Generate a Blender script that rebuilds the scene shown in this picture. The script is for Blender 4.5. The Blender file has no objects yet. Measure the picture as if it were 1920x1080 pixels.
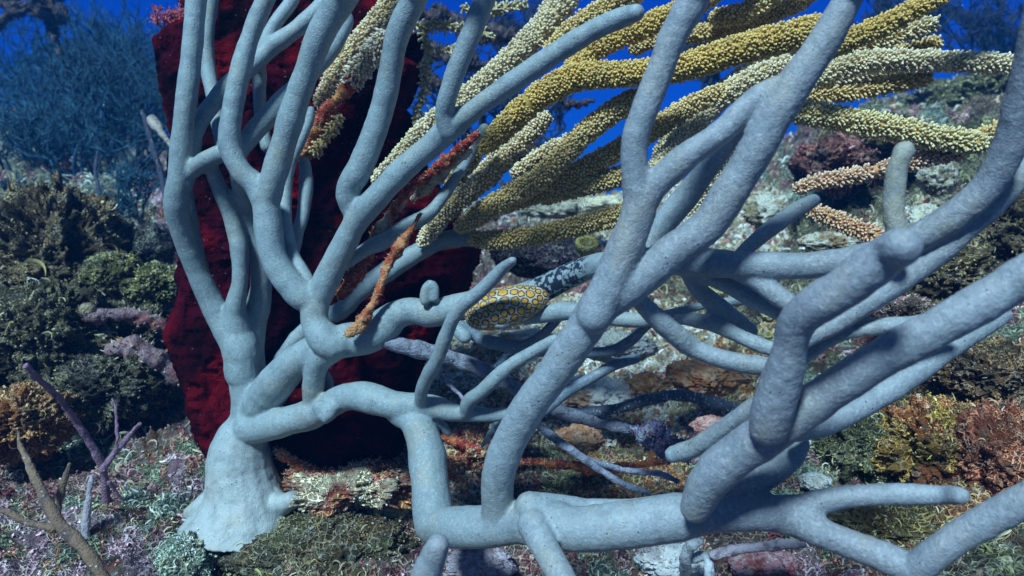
import bpy, math, random
import numpy as np
from mathutils import Vector, kdtree
random.seed(7); RNG = np.random.default_rng(11)
S = bpy.context.scene; C = S.collection

# ---------------------------------------------------------------- camera, world, sun, exposure
FPX = 1251.0; PITCH = math.radians(5.0)
cam = bpy.data.cameras.new("camera"); co = bpy.data.objects.new("camera", cam); C.objects.link(co)
co.location = (0, 0, 0); co.rotation_euler = (math.pi/2 - PITCH, 0, 0)
cam.sensor_width = 36.0; cam.lens = 36.0*FPX/1920.0; cam.clip_start = 0.005; cam.clip_end = 200
cam.dof.use_dof = True; cam.dof.focus_distance = 0.33; cam.dof.aperture_fstop = 15
S.camera = co
SUN_EL, SUN_AZ = math.radians(47), math.radians(205)     # azimuth from +Y clockwise: behind the camera, a little left
w = bpy.data.worlds.new("World"); S.world = w; w.use_nodes = True
nt = w.node_tree; nt.nodes.clear()
out = nt.nodes.new('ShaderNodeOutputWorld'); bg = nt.nodes.new('ShaderNodeBackground'); bg.inputs[1].default_value = 0.095
sky = nt.nodes.new('ShaderNodeTexSky'); sky.sky_type = 'NISHITA'; sky.sun_disc = False
sky.sun_elevation = SUN_EL; sky.sun_rotation = SUN_AZ
tc = nt.nodes.new('ShaderNodeTexCoord'); sx = nt.nodes.new('ShaderNodeSeparateXYZ'); rp = nt.nodes.new('ShaderNodeValToRGB')
mx = nt.nodes.new('ShaderNodeMix'); mx.data_type = 'RGBA'; mx.blend_type = 'MULTIPLY'; mx.inputs[0].default_value = 1
nt.links.new(tc.outputs['Generated'], sx.inputs[0]); zr = nt.nodes.new('ShaderNodeMapRange'); zr.inputs[1].default_value = -1; zr.inputs[2].default_value = 1
nt.links.new(sx.outputs[2], zr.inputs[0]); nt.links.new(zr.outputs[0], rp.inputs[0])
e = rp.color_ramp.elements                               # water filters the daylight: deep blue sideways, paler upwards
e[0].position = 0.0; e[0].color = (0.05, 0.12, 0.14, 1)
e[1].position = 1.0; e[1].color = (0.75, 1.1, 1.05, 1)
k = e.new(0.42); k.color = (0.02, 0.09, 0.20, 1)
k = e.new(0.49); k.color = (0.0, 0.064, 0.80, 1)
k = e.new(0.68); k.color = (0.0, 0.055, 0.78, 1)
k = e.new(0.82); k.color = (0.22, 0.52, 0.75, 1)
# paler, greyer water behind the camera, towards the sun, added as soft frontal fill
yr = nt.nodes.new('ShaderNodeMapRange'); yr.inputs[1].default_value = .25; yr.inputs[2].default_value = -.6; nt.links.new(sx.outputs[1], yr.inputs[0])
m2 = nt.nodes.new('ShaderNodeMix'); m2.data_type = 'RGBA'; nt.links.new(yr.outputs[0], m2.inputs[0]); nt.links.new(rp.outputs[0], m2.inputs[6]); m2.inputs[7].default_value = (.10, .17, .22, 1)
nt.links.new(sky.outputs[0], mx.inputs[6]); nt.links.new(m2.outputs[2], mx.inputs[7])
nt.links.new(mx.outputs[2], bg.inputs[0]); nt.links.new(bg.outputs[0], out.inputs[0])
sl = bpy.data.lights.new("sun", 'SUN'); so = bpy.data.objects.new("sun", sl); C.objects.link(so)
sl.energy = 5.0; sl.angle = math.radians(9); sl.color = (0.60, 0.87, 1.0)
d = Vector((math.sin(SUN_AZ)*math.cos(SUN_EL), math.cos(SUN_AZ)*math.cos(SUN_EL), math.sin(SUN_EL)))
so.rotation_euler = d.to_track_quat('Z', 'Y').to_euler()
S.view_settings.view_transform = 'Standard'; S.view_settings.look = 'None'
S.view_settings.exposure = 0.4; S.view_settings.gamma = 1

# ---------------------------------------------------------------- helpers
FW = np.array([0, math.cos(PITCH), -math.sin(PITCH)]); UP = np.array([0, math.sin(PITCH), math.cos(PITCH)]); RT = np.array([1., 0, 0])
def P(px, py, d):
    return FW*d + RT*((px-960)/FPX*d) + UP*(-(py-540)/FPX*d)
def proj(v):                                             # world points -> photo pixels, for painting species patches where they grow
    v = np.asarray(v); z = v@FW; return 960 + FPX*(v@RT)/z, 540 - FPX*(v@UP)/z, z

def _h(ix, iy, iz, s):
    n = (ix*374761393 + iy*668265263 + iz*2147483647 + s*1274126177) & 0xffffffff
    n = ((n ^ (n >> 13))*1274126177) & 0xffffffff
    n = ((n ^ (n >> 16))*2246822519) & 0xffffffff
    return ((n ^ (n >> 15)) & 0xffff)/65535.0
def vnoise(p, s=0):                                      # value noise in -1..1
    p = np.asarray(p, dtype=float) + 1000.0
    i = np.floor(p).astype(np.int64); f = p - i; f = f*f*(3-2*f)
    r = 0
    for a in (0, 1):
        for b in (0, 1):
            for c in (0, 1):
                wgt = (f[:, 0] if a else 1-f[:, 0])*(f[:, 1] if b else 1-f[:, 1])*(f[:, 2] if c else 1-f[:, 2])
                r = r + wgt*_h(i[:, 0]+a, i[:, 1]+b, i[:, 2]+c, s)
    return r*2-1
def fbm(p, sc, octv=4, s=0, ridged=False, gain=.5):
    r = 0; a = 1; t = 0
    for o in range(octv):
        n = vnoise(p*sc, s+o*17)
        if ridged: n = 1-2*np.abs(n)
        r = r+a*n; t += a; a *= gain; sc *= 2.03
    return r/t

def mesh_obj(name, V, F, mat, parent=None, col=None, smooth=True, extra=None, normals=None):
    """V (n,3) world coords; F (m,4)/(m,3) array or list of arrays; col (n,3) linear"""
    me = bpy.data.meshes.new(name)
    V = np.asarray(V, dtype=np.float32)
    Fs = F if isinstance(F, list) else [F]
    Fs = [np.asarray(f, dtype=np.int32) for f in Fs if len(f)]
    org = np.zeros(3)
    if parent is not None: org = np.array(parent.location)
    me.vertices.add(len(V)); me.vertices.foreach_set('co', (V-org).astype(np.float32).ravel())
    tot = sum(f.size for f in Fs); npoly = sum(len(f) for f in Fs)
    me.loops.add(tot); me.loops.foreach_set('vertex_index', np.concatenate([f.ravel() for f in Fs]))
    me.polygons.add(npoly)
    sizes = np.concatenate([np.full(len(f), f.shape[1], dtype=np.int32) for f in Fs])
    st = np.concatenate([[0], np.cumsum(sizes)[:-1]]).astype(np.int32)
    me.polygons.foreach_set('loop_start', st)
    me.update(calc_edges=True)
    me.polygons.foreach_set('use_smooth', np.full(npoly, smooth))
    if col is not None:
        a = me.color_attributes.new('col', 'FLOAT_COLOR', 'POINT')
        c4 = np.ones((len(V), 4), dtype=np.float32); c4[:, :3] = col; a.data.foreach_set('color', c4.ravel())
    if extra is not None:
        for k_, v_ in extra.items():
            a = me.attributes.new(k_, 'FLOAT', 'POINT'); a.data.foreach_set('value', np.asarray(v_, dtype=np.float32))
    if normals is not None: me.normals_split_custom_set_from_vertices(normals)
    me.materials.append(mat)
    o = bpy.data.objects.new(name, me); C.objects.link(o)
    if parent is not None: o.parent = parent
    return o
def recenter(o, pt):
    pt = Vector(pt)
    n = len(o.data.vertices); a = np.empty(n*3, dtype=np.float32); o.data.vertices.foreach_get('co', a)
    a = a.reshape(-1, 3) - np.array(pt, dtype=np.float32); o.data.vertices.foreach_set('co', a.ravel()); o.location = pt; o.data.update()
def tag(o, label=None, cat=None, group=None, kind=None):
    if label: o['label'] = label
    if cat: o['category'] = cat
    if group: o['group'] = group
    if kind: o['kind'] = kind
    return o
def empty(name, loc, label, cat, group=None):
    o = bpy.data.objects.new(name, None); C.objects.link(o); o.location = Vector(loc); o.empty_display_size = .01
    return tag(o, label, cat, group)

def crom(pts, step):
    """Catmull-Rom through (n,k) rows; first three columns are xyz"""
    p = np.asarray(pts, dtype=float)
    if len(p) == 2: p = np.vstack([p[0], (p[0]+p[1])/2, p[1]])
    q = np.vstack([2*p[0]-p[1], p, 2*p[-1]-p[-2]]); outp = []
    for i in range(1, len(q)-2):
        L = np.linalg.norm(q[i+1, :3]-q[i, :3]); n = max(1, int(math.ceil(L/step)))
        t = (np.arange(n)/n)[:, None]
        a, b, c, d_ = q[i-1], q[i], q[i+1], q[i+2]
        outp.append(.5*((2*b)+(-a+c)*t+(2*a-5*b+4*c-d_)*t**2+(-a+3*b-3*c+d_)*t**3))
    outp.append(q[-2][None]); return np.vstack(outp)
def rod(pts, ds, step=.003):
    """pts: (px,py,radius_px) with depth keys ds -> centreline rows x,y,z,r in metres"""
    n = len(pts); dd = np.interp(np.linspace(0, 1, n), np.linspace(0, 1, len(ds)), ds)
    rows = [np.append(P(p[0], p[1], d_), p[2]*d_/FPX) for p, d_ in zip(pts, dd)]
    c = crom(rows, step)
    if pts[-1][2] > 12 and (pts[-1][1] < -8 or pts[-1][0] > 1925):      # branches leave the picture: carry them on to a natural tip
        t = c[-1, :3]-c[-3, :3]; t /= np.linalg.norm(t); m = int(.05/step); s_ = np.arange(1, m+1)[:, None]
        ex = np.hstack([c[-1, :3]+t*s_*step+UP*(s_*step)**2*1.5, c[-1, 3]*(1-.3*s_/m)]); c = np.vstack([c, ex])
    return c
def frames(c):
    T = np.gradient(c[:, :3], axis=0); T /= np.linalg.norm(T, axis=1)[:, None]+1e-12
    N = np.empty_like(T); a = np.array([0, 0, 1.]) if abs(T[0, 2]) < .9 else np.array([1., 0, 0])
    n = np.cross(T[0], a); n /= np.linalg.norm(n); N[0] = n
    for i in range(1, len(T)):
        n = n - T[i]*(n@T[i]); n /= np.linalg.norm(n)+1e-12; N[i] = n
    return T, N, np.cross(T, N)
def tube(c, seg=14, cap0=True, cap1=True):
    """closed tube with round ends -> V, quads, tris"""
    T, N, B = frames(c); X = c[:, :3]; R = c[:, 3]
    rX, rR, rN, rB = [], [], [], []
    h = [(.92, .4), (.7, .72), (.35, .94)]
    if cap0:
        for s_, k_ in h[::-1]: rX.append(X[0]-T[0]*R[0]*k_); rR.append(R[0]*s_); rN.append(N[0]); rB.append(B[0])
    for i in range(len(c)): rX.append(X[i]); rR.append(R[i]); rN.append(N[i]); rB.append(B[i])
    if cap1:
        for s_, k_ in h: rX.append(X[-1]+T[-1]*R[-1]*k_); rR.append(R[-1]*s_); rN.append(N[-1]); rB.append(B[-1])
    rX = np.array(rX); rR = np.array(rR)[:, None, None]; rN = np.array(rN); rB = np.array(rB)
    a = np.linspace(0, 2*math.pi, seg, endpoint=False)
    V = rX[:, None]+rR*(np.cos(a)[None, :, None]*rN[:, None]+np.sin(a)[None, :, None]*rB[:, None])
    n = len(rX); V = V.reshape(-1, 3)
    i = np.arange(n-1)[:, None]*seg; j = np.arange(seg)[None]; j2 = (j+1) % seg
    Q = np.stack([i+j, i+j2, i+seg+j2, i+seg+j], -1).reshape(-1, 4)
    V = np.vstack([V, X[0]-T[0]*R[0]*(1 if cap0 else 0), X[-1]+T[-1]*R[-1]*(1 if cap1 else 0)])
    j = np.arange(seg); j2 = (j+1) % seg
    Tq = np.vstack([np.stack([j2, j, np.full(seg, n*seg)], -1), np.stack([(n-1)*seg+j, (n-1)*seg+j2, np.full(seg, n*seg+1)], -1)])
    return V, Q, Tq
class MB:
    def __init__(s): s.V = []; s.Q = []; s.T = []; s.c = []; s.n = 0
    def add(s, V, Q=None, T=None, col=None):
        s.V.append(V)
        if Q is not None and len(Q): s.Q.append(np.asarray(Q)+s.n)
        if T is not None and len(T): s.T.append(np.asarray(T)+s.n)
        s.c.append(np.broadcast_to(np.asarray(col if col is not None else (1, 1, 1), dtype=float), (len(V), 3))); s.n += len(V)
    def build(s, name, mat, parent=None, jitter=None, **kw):
        V = np.vstack(s.V); F = []
        if s.Q: F.append(np.vstack(s.Q))
        if s.T: F.append(np.vstack(s.T))
        if jitter: V = V + jitter(V)
        return mesh_obj(name, V, F, mat, parent, col=np.vstack(s.c), **kw)
def nvec(V, sc, amp, s=0):
    return amp*np.stack([vnoise(V*sc, s), vnoise(V*sc, s+5), vnoise(V*sc, s+9)], -1)
def hermes(a, b, x):
    t = np.clip((x-a)/(b-a), 0, 1); return t*t*(3-2*t)

# ---------------------------------------------------------------- materials
def mat_attr(name, rough=.7, bump=(900, .0004), sss=0.0, speck=None, spec=.3, mottle=None, var=None, lace=None):
    m = bpy.data.materials.new(name); m.use_nodes = True; t = m.node_tree; b = t.nodes['Principled BSDF']
    at = t.nodes.new('ShaderNodeAttribute'); at.attribute_name = 'col'; colr = at.outputs['Color']
    tc_ = t.nodes.new('ShaderNodeNewGeometry'); pos = tc_.outputs['Position']
    def noise(sc, det=3):
        n = t.nodes.new('ShaderNodeTexNoise'); n.inputs['Scale'].default_value = sc; n.inputs['Detail'].default_value = det
        t.links.new(pos, n.inputs['Vector']); return n.outputs[0]
    def ramp(src, a, b_):
        r = t.nodes.new('ShaderNodeMapRange'); r.inputs[1].default_value = a; r.inputs[2].default_value = b_; t.links.new(src, r.inputs[0]); return r.outputs[0]
    def mix(fac, c1, c2, mode='MIX'):
        x = t.nodes.new('ShaderNodeMix'); x.data_type = 'RGBA'; x.blend_type = mode
        t.links.new(fac, x.inputs[0]) if not isinstance(fac, float) else setattr(x.inputs[0], 'default_value', fac)
        t.links.new(c1, x.inputs[6])
        if isinstance(c2, tuple): x.inputs[7].default_value = (*c2, 1)
        else: t.links.new(c2, x.inputs[7])
        return x.outputs[2]
    if var:
        for sc, a, b_, colv, f in var:
            r = ramp(noise(sc), a, b_); g = t.nodes.new('ShaderNodeMath'); g.operation = 'MULTIPLY'; g.inputs[1].default_value = f
            t.links.new(r, g.inputs[0]); colr = mix(g.outputs[0], colr, colv)
    if mottle:
        am = t.nodes.new('ShaderNodeAttribute'); am.attribute_name = 'mot'
        r = ramp(noise(mottle[0], 4), mottle[1], mottle[1]+.04); g = t.nodes.new('ShaderNodeMath'); g.operation = 'MULTIPLY'
        t.links.new(r, g.inputs[0]); t.links.new(am.outputs['Fac'], g.inputs[1]); colr = mix(g.outputs[0], colr, mottle[2])
    if speck:
        vo = t.nodes.new('ShaderNodeTexVoronoi'); vo.inputs['Scale'].default_value = speck[0]; t.links.new(pos, vo.inputs['Vector'])
        r = ramp(vo.outputs['Distance'], speck[1]*.6, speck[1]); inv = t.nodes.new('ShaderNodeMath'); inv.operation = 'SUBTRACT'; inv.inputs[0].default_value = 1
        t.links.new(r, inv.inputs[1])
        r2 = ramp(noise(speck[0]*.35, 1), .5, .6); g = t.nodes.new('ShaderNodeMath'); g.operation = 'MULTIPLY'; t.links.new(inv.outputs[0], g.inputs[0]); t.links.new(r2, g.inputs[1])
        colr = mix(g.outputs[0], colr, speck[2])
    lh = None
    if lace:                                             # lacy growth: pale rims round dark pits, warped so that no two cells match
        nz = t.nodes.new('ShaderNodeTexNoise'); nz.inputs['Scale'].default_value = lace[0]*.5; t.links.new(pos, nz.inputs['Vector'])
        ma = t.nodes.new('ShaderNodeVectorMath'); ma.operation = 'SCALE'; ma.inputs[3].default_value = 1.1/lace[0]; t.links.new(nz.outputs['Color'], ma.inputs[0])
        ad = t.nodes.new('ShaderNodeVectorMath'); ad.operation = 'ADD'; t.links.new(pos, ad.inputs[0]); t.links.new(ma.outputs[0], ad.inputs[1])
        masks = []
        for sc_ in (lace[0], lace[0]*1.9):
            vo = t.nodes.new('ShaderNodeTexVoronoi'); vo.feature = 'DISTANCE_TO_EDGE'; vo.inputs['Scale'].default_value = sc_; t.links.new(ad.outputs[0], vo.inputs['Vector'])
            masks.append(ramp(vo.outputs['Distance'], .13, .03))
        am_ = t.nodes.new('ShaderNodeMath'); am_.operation = 'MAXIMUM'; t.links.new(masks[0], am_.inputs[0])
        h2 = t.nodes.new('ShaderNodeMath'); h2.operation = 'MULTIPLY'; t.links.new(masks[1], h2.inputs[0]); t.links.new(ramp(noise(lace[0]*.4), .45, .6), h2.inputs[1]); t.links.new(h2.outputs[0], am_.inputs[1])
        part = t.nodes.new('ShaderNodeMath'); part.operation = 'MULTIPLY'; t.links.new(am_.outputs[0], part.inputs[0]); t.links.new(ramp(noise(lace[0]*.22, 4), .40, .55), part.inputs[1])
        lh = part.outputs[0]
        dk = mix(1.0, colr, lace[1], 'MULTIPLY'); lt = mix(1.0, colr, lace[2], 'MULTIPLY'); lt = mix(.25, lt, lace[3])
        colr = mix(lh, dk, lt)
    t.links.new(colr, b.inputs['Base Color']); b.inputs['Roughness'].default_value = rough; b.inputs['Specular IOR Level'].default_value = spec
    if sss:
        b.inputs['Subsurface Weight'].default_value = sss; b.inputs['Subsurface Scale'].default_value = .002; b.inputs['Subsurface Radius'].default_value = (1, 1, 1)
    if bump:
        bp = t.nodes.new('ShaderNodeBump'); bp.inputs['Distance'].default_value = bump[1]; bp.inputs['Strength'].default_value = 1
        n1 = noise(bump[0], 4)
        if lh is not None:
            sm = t.nodes.new('ShaderNodeMath'); sm.operation = 'ADD'; t.links.new(n1, sm.inputs[0]); t.links.new(lh, sm.inputs[1]); n1 = sm.outputs[0]
        t.links.new(n1, bp.inputs['Height']); t.links.new(bp.outputs[0], b.inputs['Normal'])
    return m
M_white = mat_attr('bleached_coral', .55, (1300, .00035), spec=.45, speck=(330, .15, (.07, .075, .07)), mottle=(420, .46, (.010, .020, .045)),
                   var=[(60, .52, .70, (.34, .30, .22), .4), (700, .53, .64, (.52, .56, .57), .28), (140, .5, .7, (.16, .20, .23), .5), (900, .60, .68, (.10, .11, .11), .4)])
M_polyp = mat_attr('yellow_polyps', .6, (1500, .0004), var=[(120, .45, .7, (.42, .33, .16), .35)])
M_reef = mat_attr('reef_growth', .85, (700, .0022), var=[(160, .55, .62, (.35, .34, .28), .4), (420, .57, .66, (.03, .025, .02), .6)], lace=(230, (.38, .38, .38), (2.4, 2.4, 2.2), (.55, .58, .48)))
M_frond = mat_attr('algae_fronds', .6, (900, .0004))
M_sponge = mat_attr('dark_red_sponge', .95, (650, .0022), spec=.05, speck=(240, .13, (.22, .13, .16)), var=[(28, .52, .66, (.15, .003, .006), .75), (300, .6, .75, (.025, .001, .002), .5)])
M_crust = mat_attr('orange_crust', .6, (900, .0016), var=[(450, .52, .62, (.55, .30, .16), .45), (260, .56, .64, (.10, .02, .015), .7)])
M_dull = mat_attr('dull_rods', .8, (900, .0012), speck=(420, .22, (.5, .5, .52)), var=[(200, .5, .65, (.03, .035, .06), .6)])
M_bush = mat_attr('plume_twigs', .8, None)
M_stone = mat_attr('rubble', .85, (500, .003), var=[(200, .5, .62, (.6, .56, .5), .4), (500, .6, .68, (.04, .03, .03), .6)])
M_shell = mat_attr('spotted_mantle', .35, (1200, .0003), spec=.5)

# ---------------------------------------------------------------- reef ground
GC = [  # photo x, photo y, distance (m) of places on the reef surface
 (-300,1080,.30),(0,1080,.33),(240,1080,.35),(480,1080,.36),(760,1080,.37),(1000,1080,.37),(1250,1080,.36),(1500,1080,.34),(1750,1080,.32),(1920,1080,.31),(2250,1080,.30),
 (0,950,.40),(200,930,.41),(330,960,.41),(450,1000,.405),(560,950,.40),(700,930,.43),(900,1000,.42),(1200,960,.43),(1450,960,.41),(1700,980,.37),(1920,940,.35),(2250,940,.34),
 (0,840,.48),(150,830,.50),(330,860,.46),(620,890,.46),(850,880,.48),(1050,860,.50),(1250,880,.49),(1450,850,.47),(1650,850,.43),(1850,830,.40),(2250,820,.38),
 (0,700,.55),(150,680,.60),(300,720,.57),(600,780,.62),(900,740,.62),(1100,700,.64),(1300,740,.60),(1550,700,.54),(1750,680,.50),(1920,650,.46),(2250,620,.44),
 (0,520,.62),(130,520,.68),(280,520,.74),(600,600,.85),(950,600,.84),(1150,560,.86),(1350,590,.78),(1550,540,.68),(1750,500,.62),(1920,500,.56),(2250,480,.52),
 (-200,420,.9),(50,400,.86),(140,375,.92),(250,370,1.05),(600,440,1.3),(1000,450,1.15),(1200,440,1.15),(1400,450,.95),(1600,390,.82),(1800,370,.78),(1950,360,.72),(2250,340,.7),
 (-200,340,1.5),(80,320,1.4),(250,330,1.5),(600,400,1.9),(1000,395,1.7),(1200,390,1.6),(1450,310,1.2),(1600,260,1.05),(1800,190,1.25),(2000,160,1.3),(2300,150,1.2),
 (-300,220,2.4),(100,230,2.4),(280,270,2.4),(600,400,3),(1000,410,3),(1250,400,3),(1500,300,2.2),(1700,230,2.0),(1950,140,2.1),(2300,120,2.0),
 (-300,240,5),(300,330,5),(960,430,5),(1500,370,5),(2200,230,5),(-600,900,.5),(-600,500,.9),(2600,900,.4),(2700,400,.8),(960,1500,.26),(0,1500,.24),(1920,1500,.24)]
gp = np.array([P(*g) for g in GC])
def pol(x, y): return np.stack([np.arctan2(x, y)*1.6, np.log(np.hypot(x, y))], -1)
gq = pol(gp[:, 0], gp[:, 1]); gt = gp[:, 2]/np.hypot(gp[:, 0], gp[:, 1])        # slope of the sight line, smooth in log distance
def tps(r): return np.where(r > 1e-9, r*r*np.log(r+1e-12), 0)
n_ = len(gq); K_ = tps(np.linalg.norm(gq[:, None]-gq[None], axis=-1)) + np.eye(n_)*.004
Pm = np.hstack([np.ones((n_, 1)), gq]); A_ = np.block([[K_, Pm], [Pm.T, np.zeros((3, 3))]])
sol = np.linalg.solve(A_, np.concatenate([gt, np.zeros(3)]))
def ground_z(x, y):
    q = pol(x, y); o = np.empty(len(q))
    for s_ in range(0, len(q), 40000):
        qq = q[s_:s_+40000]
        o[s_:s_+40000] = tps(np.linalg.norm(qq[:, None]-gq[None], axis=-1))@sol[:n_] + sol[n_] + qq@sol[n_+1:]
    return o*np.hypot(x, y)
NT, NR = 1050, 720
th = np.radians(np.linspace(-64, 64, NT)); rr = np.exp(np.linspace(math.log(.16), math.log(6.0), NR))
TH, RR = np.meshgrid(th, rr); gx = (np.sin(TH)*RR).ravel(); gy = (np.cos(TH)*RR).ravel()
# coarse spline on a small grid, then bilinear up (fast)
q1 = np.radians(np.linspace(-64, 64, 130)); q2 = np.linspace(math.log(.16), math.log(6.0), 90)
a_, b_ = np.meshgrid(q1, q2); zc = ground_z((np.sin(a_)*np.exp(b_)).ravel(), (np.cos(a_)*np.exp(b_)).ravel()).reshape(90, 130)
def base_z(x, y):
    u = (np.arctan2(x, y)-q1[0])/(q1[1]-q1[0]); v = (np.log(np.hypot(x, y))-q2[0])/(q2[1]-q2[0])
    u = np.clip(u, 0, 128.999); v = np.clip(v, 0, 88.999); i = u.astype(int); j = v.astype(int); fu = u-i; fv = v-j
    return (zc[j, i]*(1-fu)+zc[j, i+1]*fu)*(1-fv)+(zc[j+1, i]*(1-fu)+zc[j+1, i+1]*fu)*fv
def lumps(x, y, z):
    r = np.hypot(x, y); p = np.stack([x, y, z], -1)
    k1 = np.clip(r/.5, .6, 4)
    a = fbm(p, 16, 3, 3)*.016*k1 + fbm(p, 45, 3, 21, ridged=True)*.0065*k1 + np.maximum(fbm(p, 130, 3, 41, ridged=True), -.3)*.0028*np.clip(k1, .6, 2)
    return a
gz0 = base_z(gx, gy); hole = lumps(gx, gy, gz0); gz = gz0+hole
side = nvec(np.stack([gx, gy, gz], -1), 60, .0035, 77)*np.clip(np.hypot(gx, gy)/.5, .6, 3)[:, None]
GV = np.stack([gx, gy, gz], -1)+side
PAL = {'cream': [(.78, .77, .68), (.85, .85, .80), (.36, .30, .16), (.68, .64, .48), (.16, .06, .04), (.60, .54, .30)],
       'brown': [(.10, .065, .025), (.16, .11, .04), (.05, .035, .02), (.20, .15, .06), (.22, .20, .12), (.14, .06, .03)],
       'olive': [(.10, .10, .035), (.16, .16, .07), (.05, .05, .03), (.22, .20, .10), (.13, .13, .09), (.10, .06, .03)],
       'teal': [(.16, .22, .17), (.30, .36, .28), (.08, .10, .08), (.38, .38, .24), (.20, .13, .05), (.26, .13, .14)],
       'maroon': [(.12, .02, .025), (.22, .04, .05), (.30, .22, .20), (.08, .03, .03), (.35, .28, .25), (.16, .08, .05)],
       'orange': [(.36, .13, .04), (.46, .22, .08), (.30, .26, .08), (.50, .42, .28), (.24, .05, .03), (.20, .14, .05)],
       'mauve': [(.40, .24, .30), (.50, .42, .44), (.20, .10, .12), (.24, .20, .10), (.42, .10, .10), (.14, .17, .10)]}
KEYS = list(PAL)
PC = [(60,1000,'mauve'),(60,900,'maroon'),(250,1040,'mauve'),(170,900,'teal'),(300,950,'teal'),(330,1030,'teal'),(330,860,'mauve'),(450,1040,'olive'),(560,1000,'brown'),(600,1050,'brown'),
 (640,900,'orange'),(700,925,'orange'),(730,980,'maroon'),(760,900,'orange'),(880,830,'orange'),(900,900,'cream'),(960,880,'maroon'),(1050,900,'olive'),(880,1050,'mauve'),(1000,1060,'maroon'),(1150,1050,'teal'),(1250,1040,'cream'),
 (1100,900,'orange'),(1200,860,'orange'),(1100,800,'cream'),(1250,780,'cream'),(1150,700,'cream'),(950,740,'cream'),(1000,640,'cream'),(1230,620,'cream'),(1050,700,'cream'),(1200,680,'cream'),(1080,610,'cream'),(930,700,'cream'),(1010,770,'cream'),(1280,640,'cream'),(1350,680,'orange'),(1340,790,'mauve'),(1350,730,'orange'),
 (1400,1050,'maroon'),(1500,1070,'mauve'),(1600,870,'olive'),(1560,900,'teal'),(1700,800,'brown'),(1700,880,'orange'),(1780,850,'orange'),(1850,870,'orange'),(1650,960,'olive'),(1700,970,'orange'),(1850,1050,'olive'),(1900,820,'brown'),
 (1560,680,'teal'),(1700,690,'brown'),(1850,690,'brown'),(1900,650,'mauve'),(1880,620,'teal'),(1700,590,'maroon'),(1680,520,'brown'),(1800,500,'brown'),(1880,450,'brown'),(1850,540,'cream'),
 (1560,430,'olive'),(1420,420,'cream'),(1600,460,'brown'),(1750,420,'cream'),(1830,370,'olive'),(1560,300,'maroon'),(1640,290,'olive'),(1500,330,'teal'),(1700,350,'olive'),(1800,280,'olive'),(1850,190,'olive'),(1780,200,'teal'),
 (1450,560,'olive'),(1350,560,'olive'),(1200,520,'brown'),(1000,480,'maroon'),(1070,490,'maroon'),(1040,400,'cream'),(1150,410,'cream'),(1060,430,'teal'),
 (40,800,'orange'),(40,760,'orange'),(130,780,'teal'),(200,760,'olive'),(280,790,'maroon'),(100,680,'brown'),(150,620,'olive'),(60,600,'brown'),(100,500,'brown'),(130,430,'orange'),(40,430,'brown'),(200,520,'olive'),
 (270,460,'maroon'),(230,420,'cream'),(250,400,'teal'),(270,590,'olive'),(50,330,'teal'),(200,340,'teal'),(300,370,'mauve'),(100,250,'teal'),(250,200,'teal')]
pcp = np.array([(a, b) for a, b, _ in PC], dtype=float); pck = np.array([KEYS.index(c) for *_, c in PC])
def species(V, seed=0):
    """which growth covers a place, from where each patch stands on the reef"""
    px, py, _ = proj(V); px = px + 55*fbm(V, 30, 3, 60+seed); py = py + 40*fbm(V, 30, 3, 70+seed)
    o = np.empty(len(V), dtype=int)
    for s_ in range(0, len(V), 50000):
        dd = (px[s_:s_+50000, None]-pcp[None, :, 0])**2+((py[s_:s_+50000, None]-pcp[None, :, 1])*1.3)**2
        o[s_:s_+50000] = np.argmin(dd, axis=1)
    return pck[o]
PA = np.array([PAL[k_] for k_ in KEYS])
def reef_col(V, seed=0):
    sp = species(V, seed); r = np.hypot(V[:, 0], V[:, 1]); sc = 1/np.clip(r/.5, .7, 3)
    Vs = V*sc[:, None]
    n = fbm(Vs, 95, 4, 90+seed)*2.4+.5; n = np.clip(n, 0, .999)*5; i = n.astype(int); f = (n-i)[:, None]; f = f*f*(3-2*f)
    c = PA[sp, i]*(1-f)+PA[sp, np.minimum(i+1, 5)]*f
    n2 = fbm(Vs, 300, 2, 130+seed)
    return c*(1+.45*n2[:, None])
gcol = reef_col(GV)
i = np.arange(NR-1)[:, None]*NT; j = np.arange(NT-1)[None]
GQ = np.stack([i+j, i+j+1, i+NT+j+1, i+NT+j], -1).reshape(-1, 4)
ground = tag(mesh_obj('ground', GV, GQ, M_reef, col=gcol), kind='structure')

# wide seabed far below and beyond the reef slope, reaching out into open water
xs = np.linspace(-12, 12, 60); ys = np.linspace(-4, 20, 60); X_, Y_ = np.meshgrid(xs, ys)
sb = np.stack([X_.ravel(), Y_.ravel(), -4.0+.5*vnoise(np.stack([X_.ravel()*.2, Y_.ravel()*.2, X_.ravel()*0], -1))], -1)
i = np.arange(59)[:, None]*60; j = np.arange(59)[None]
tag(mesh_obj('seabed', sb, np.stack([i+j, i+j+1, i+60+j+1, i+60+j], -1).reshape(-1, 4), M_reef, col=np.full((3600, 3), .2)), kind='structure')

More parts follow.
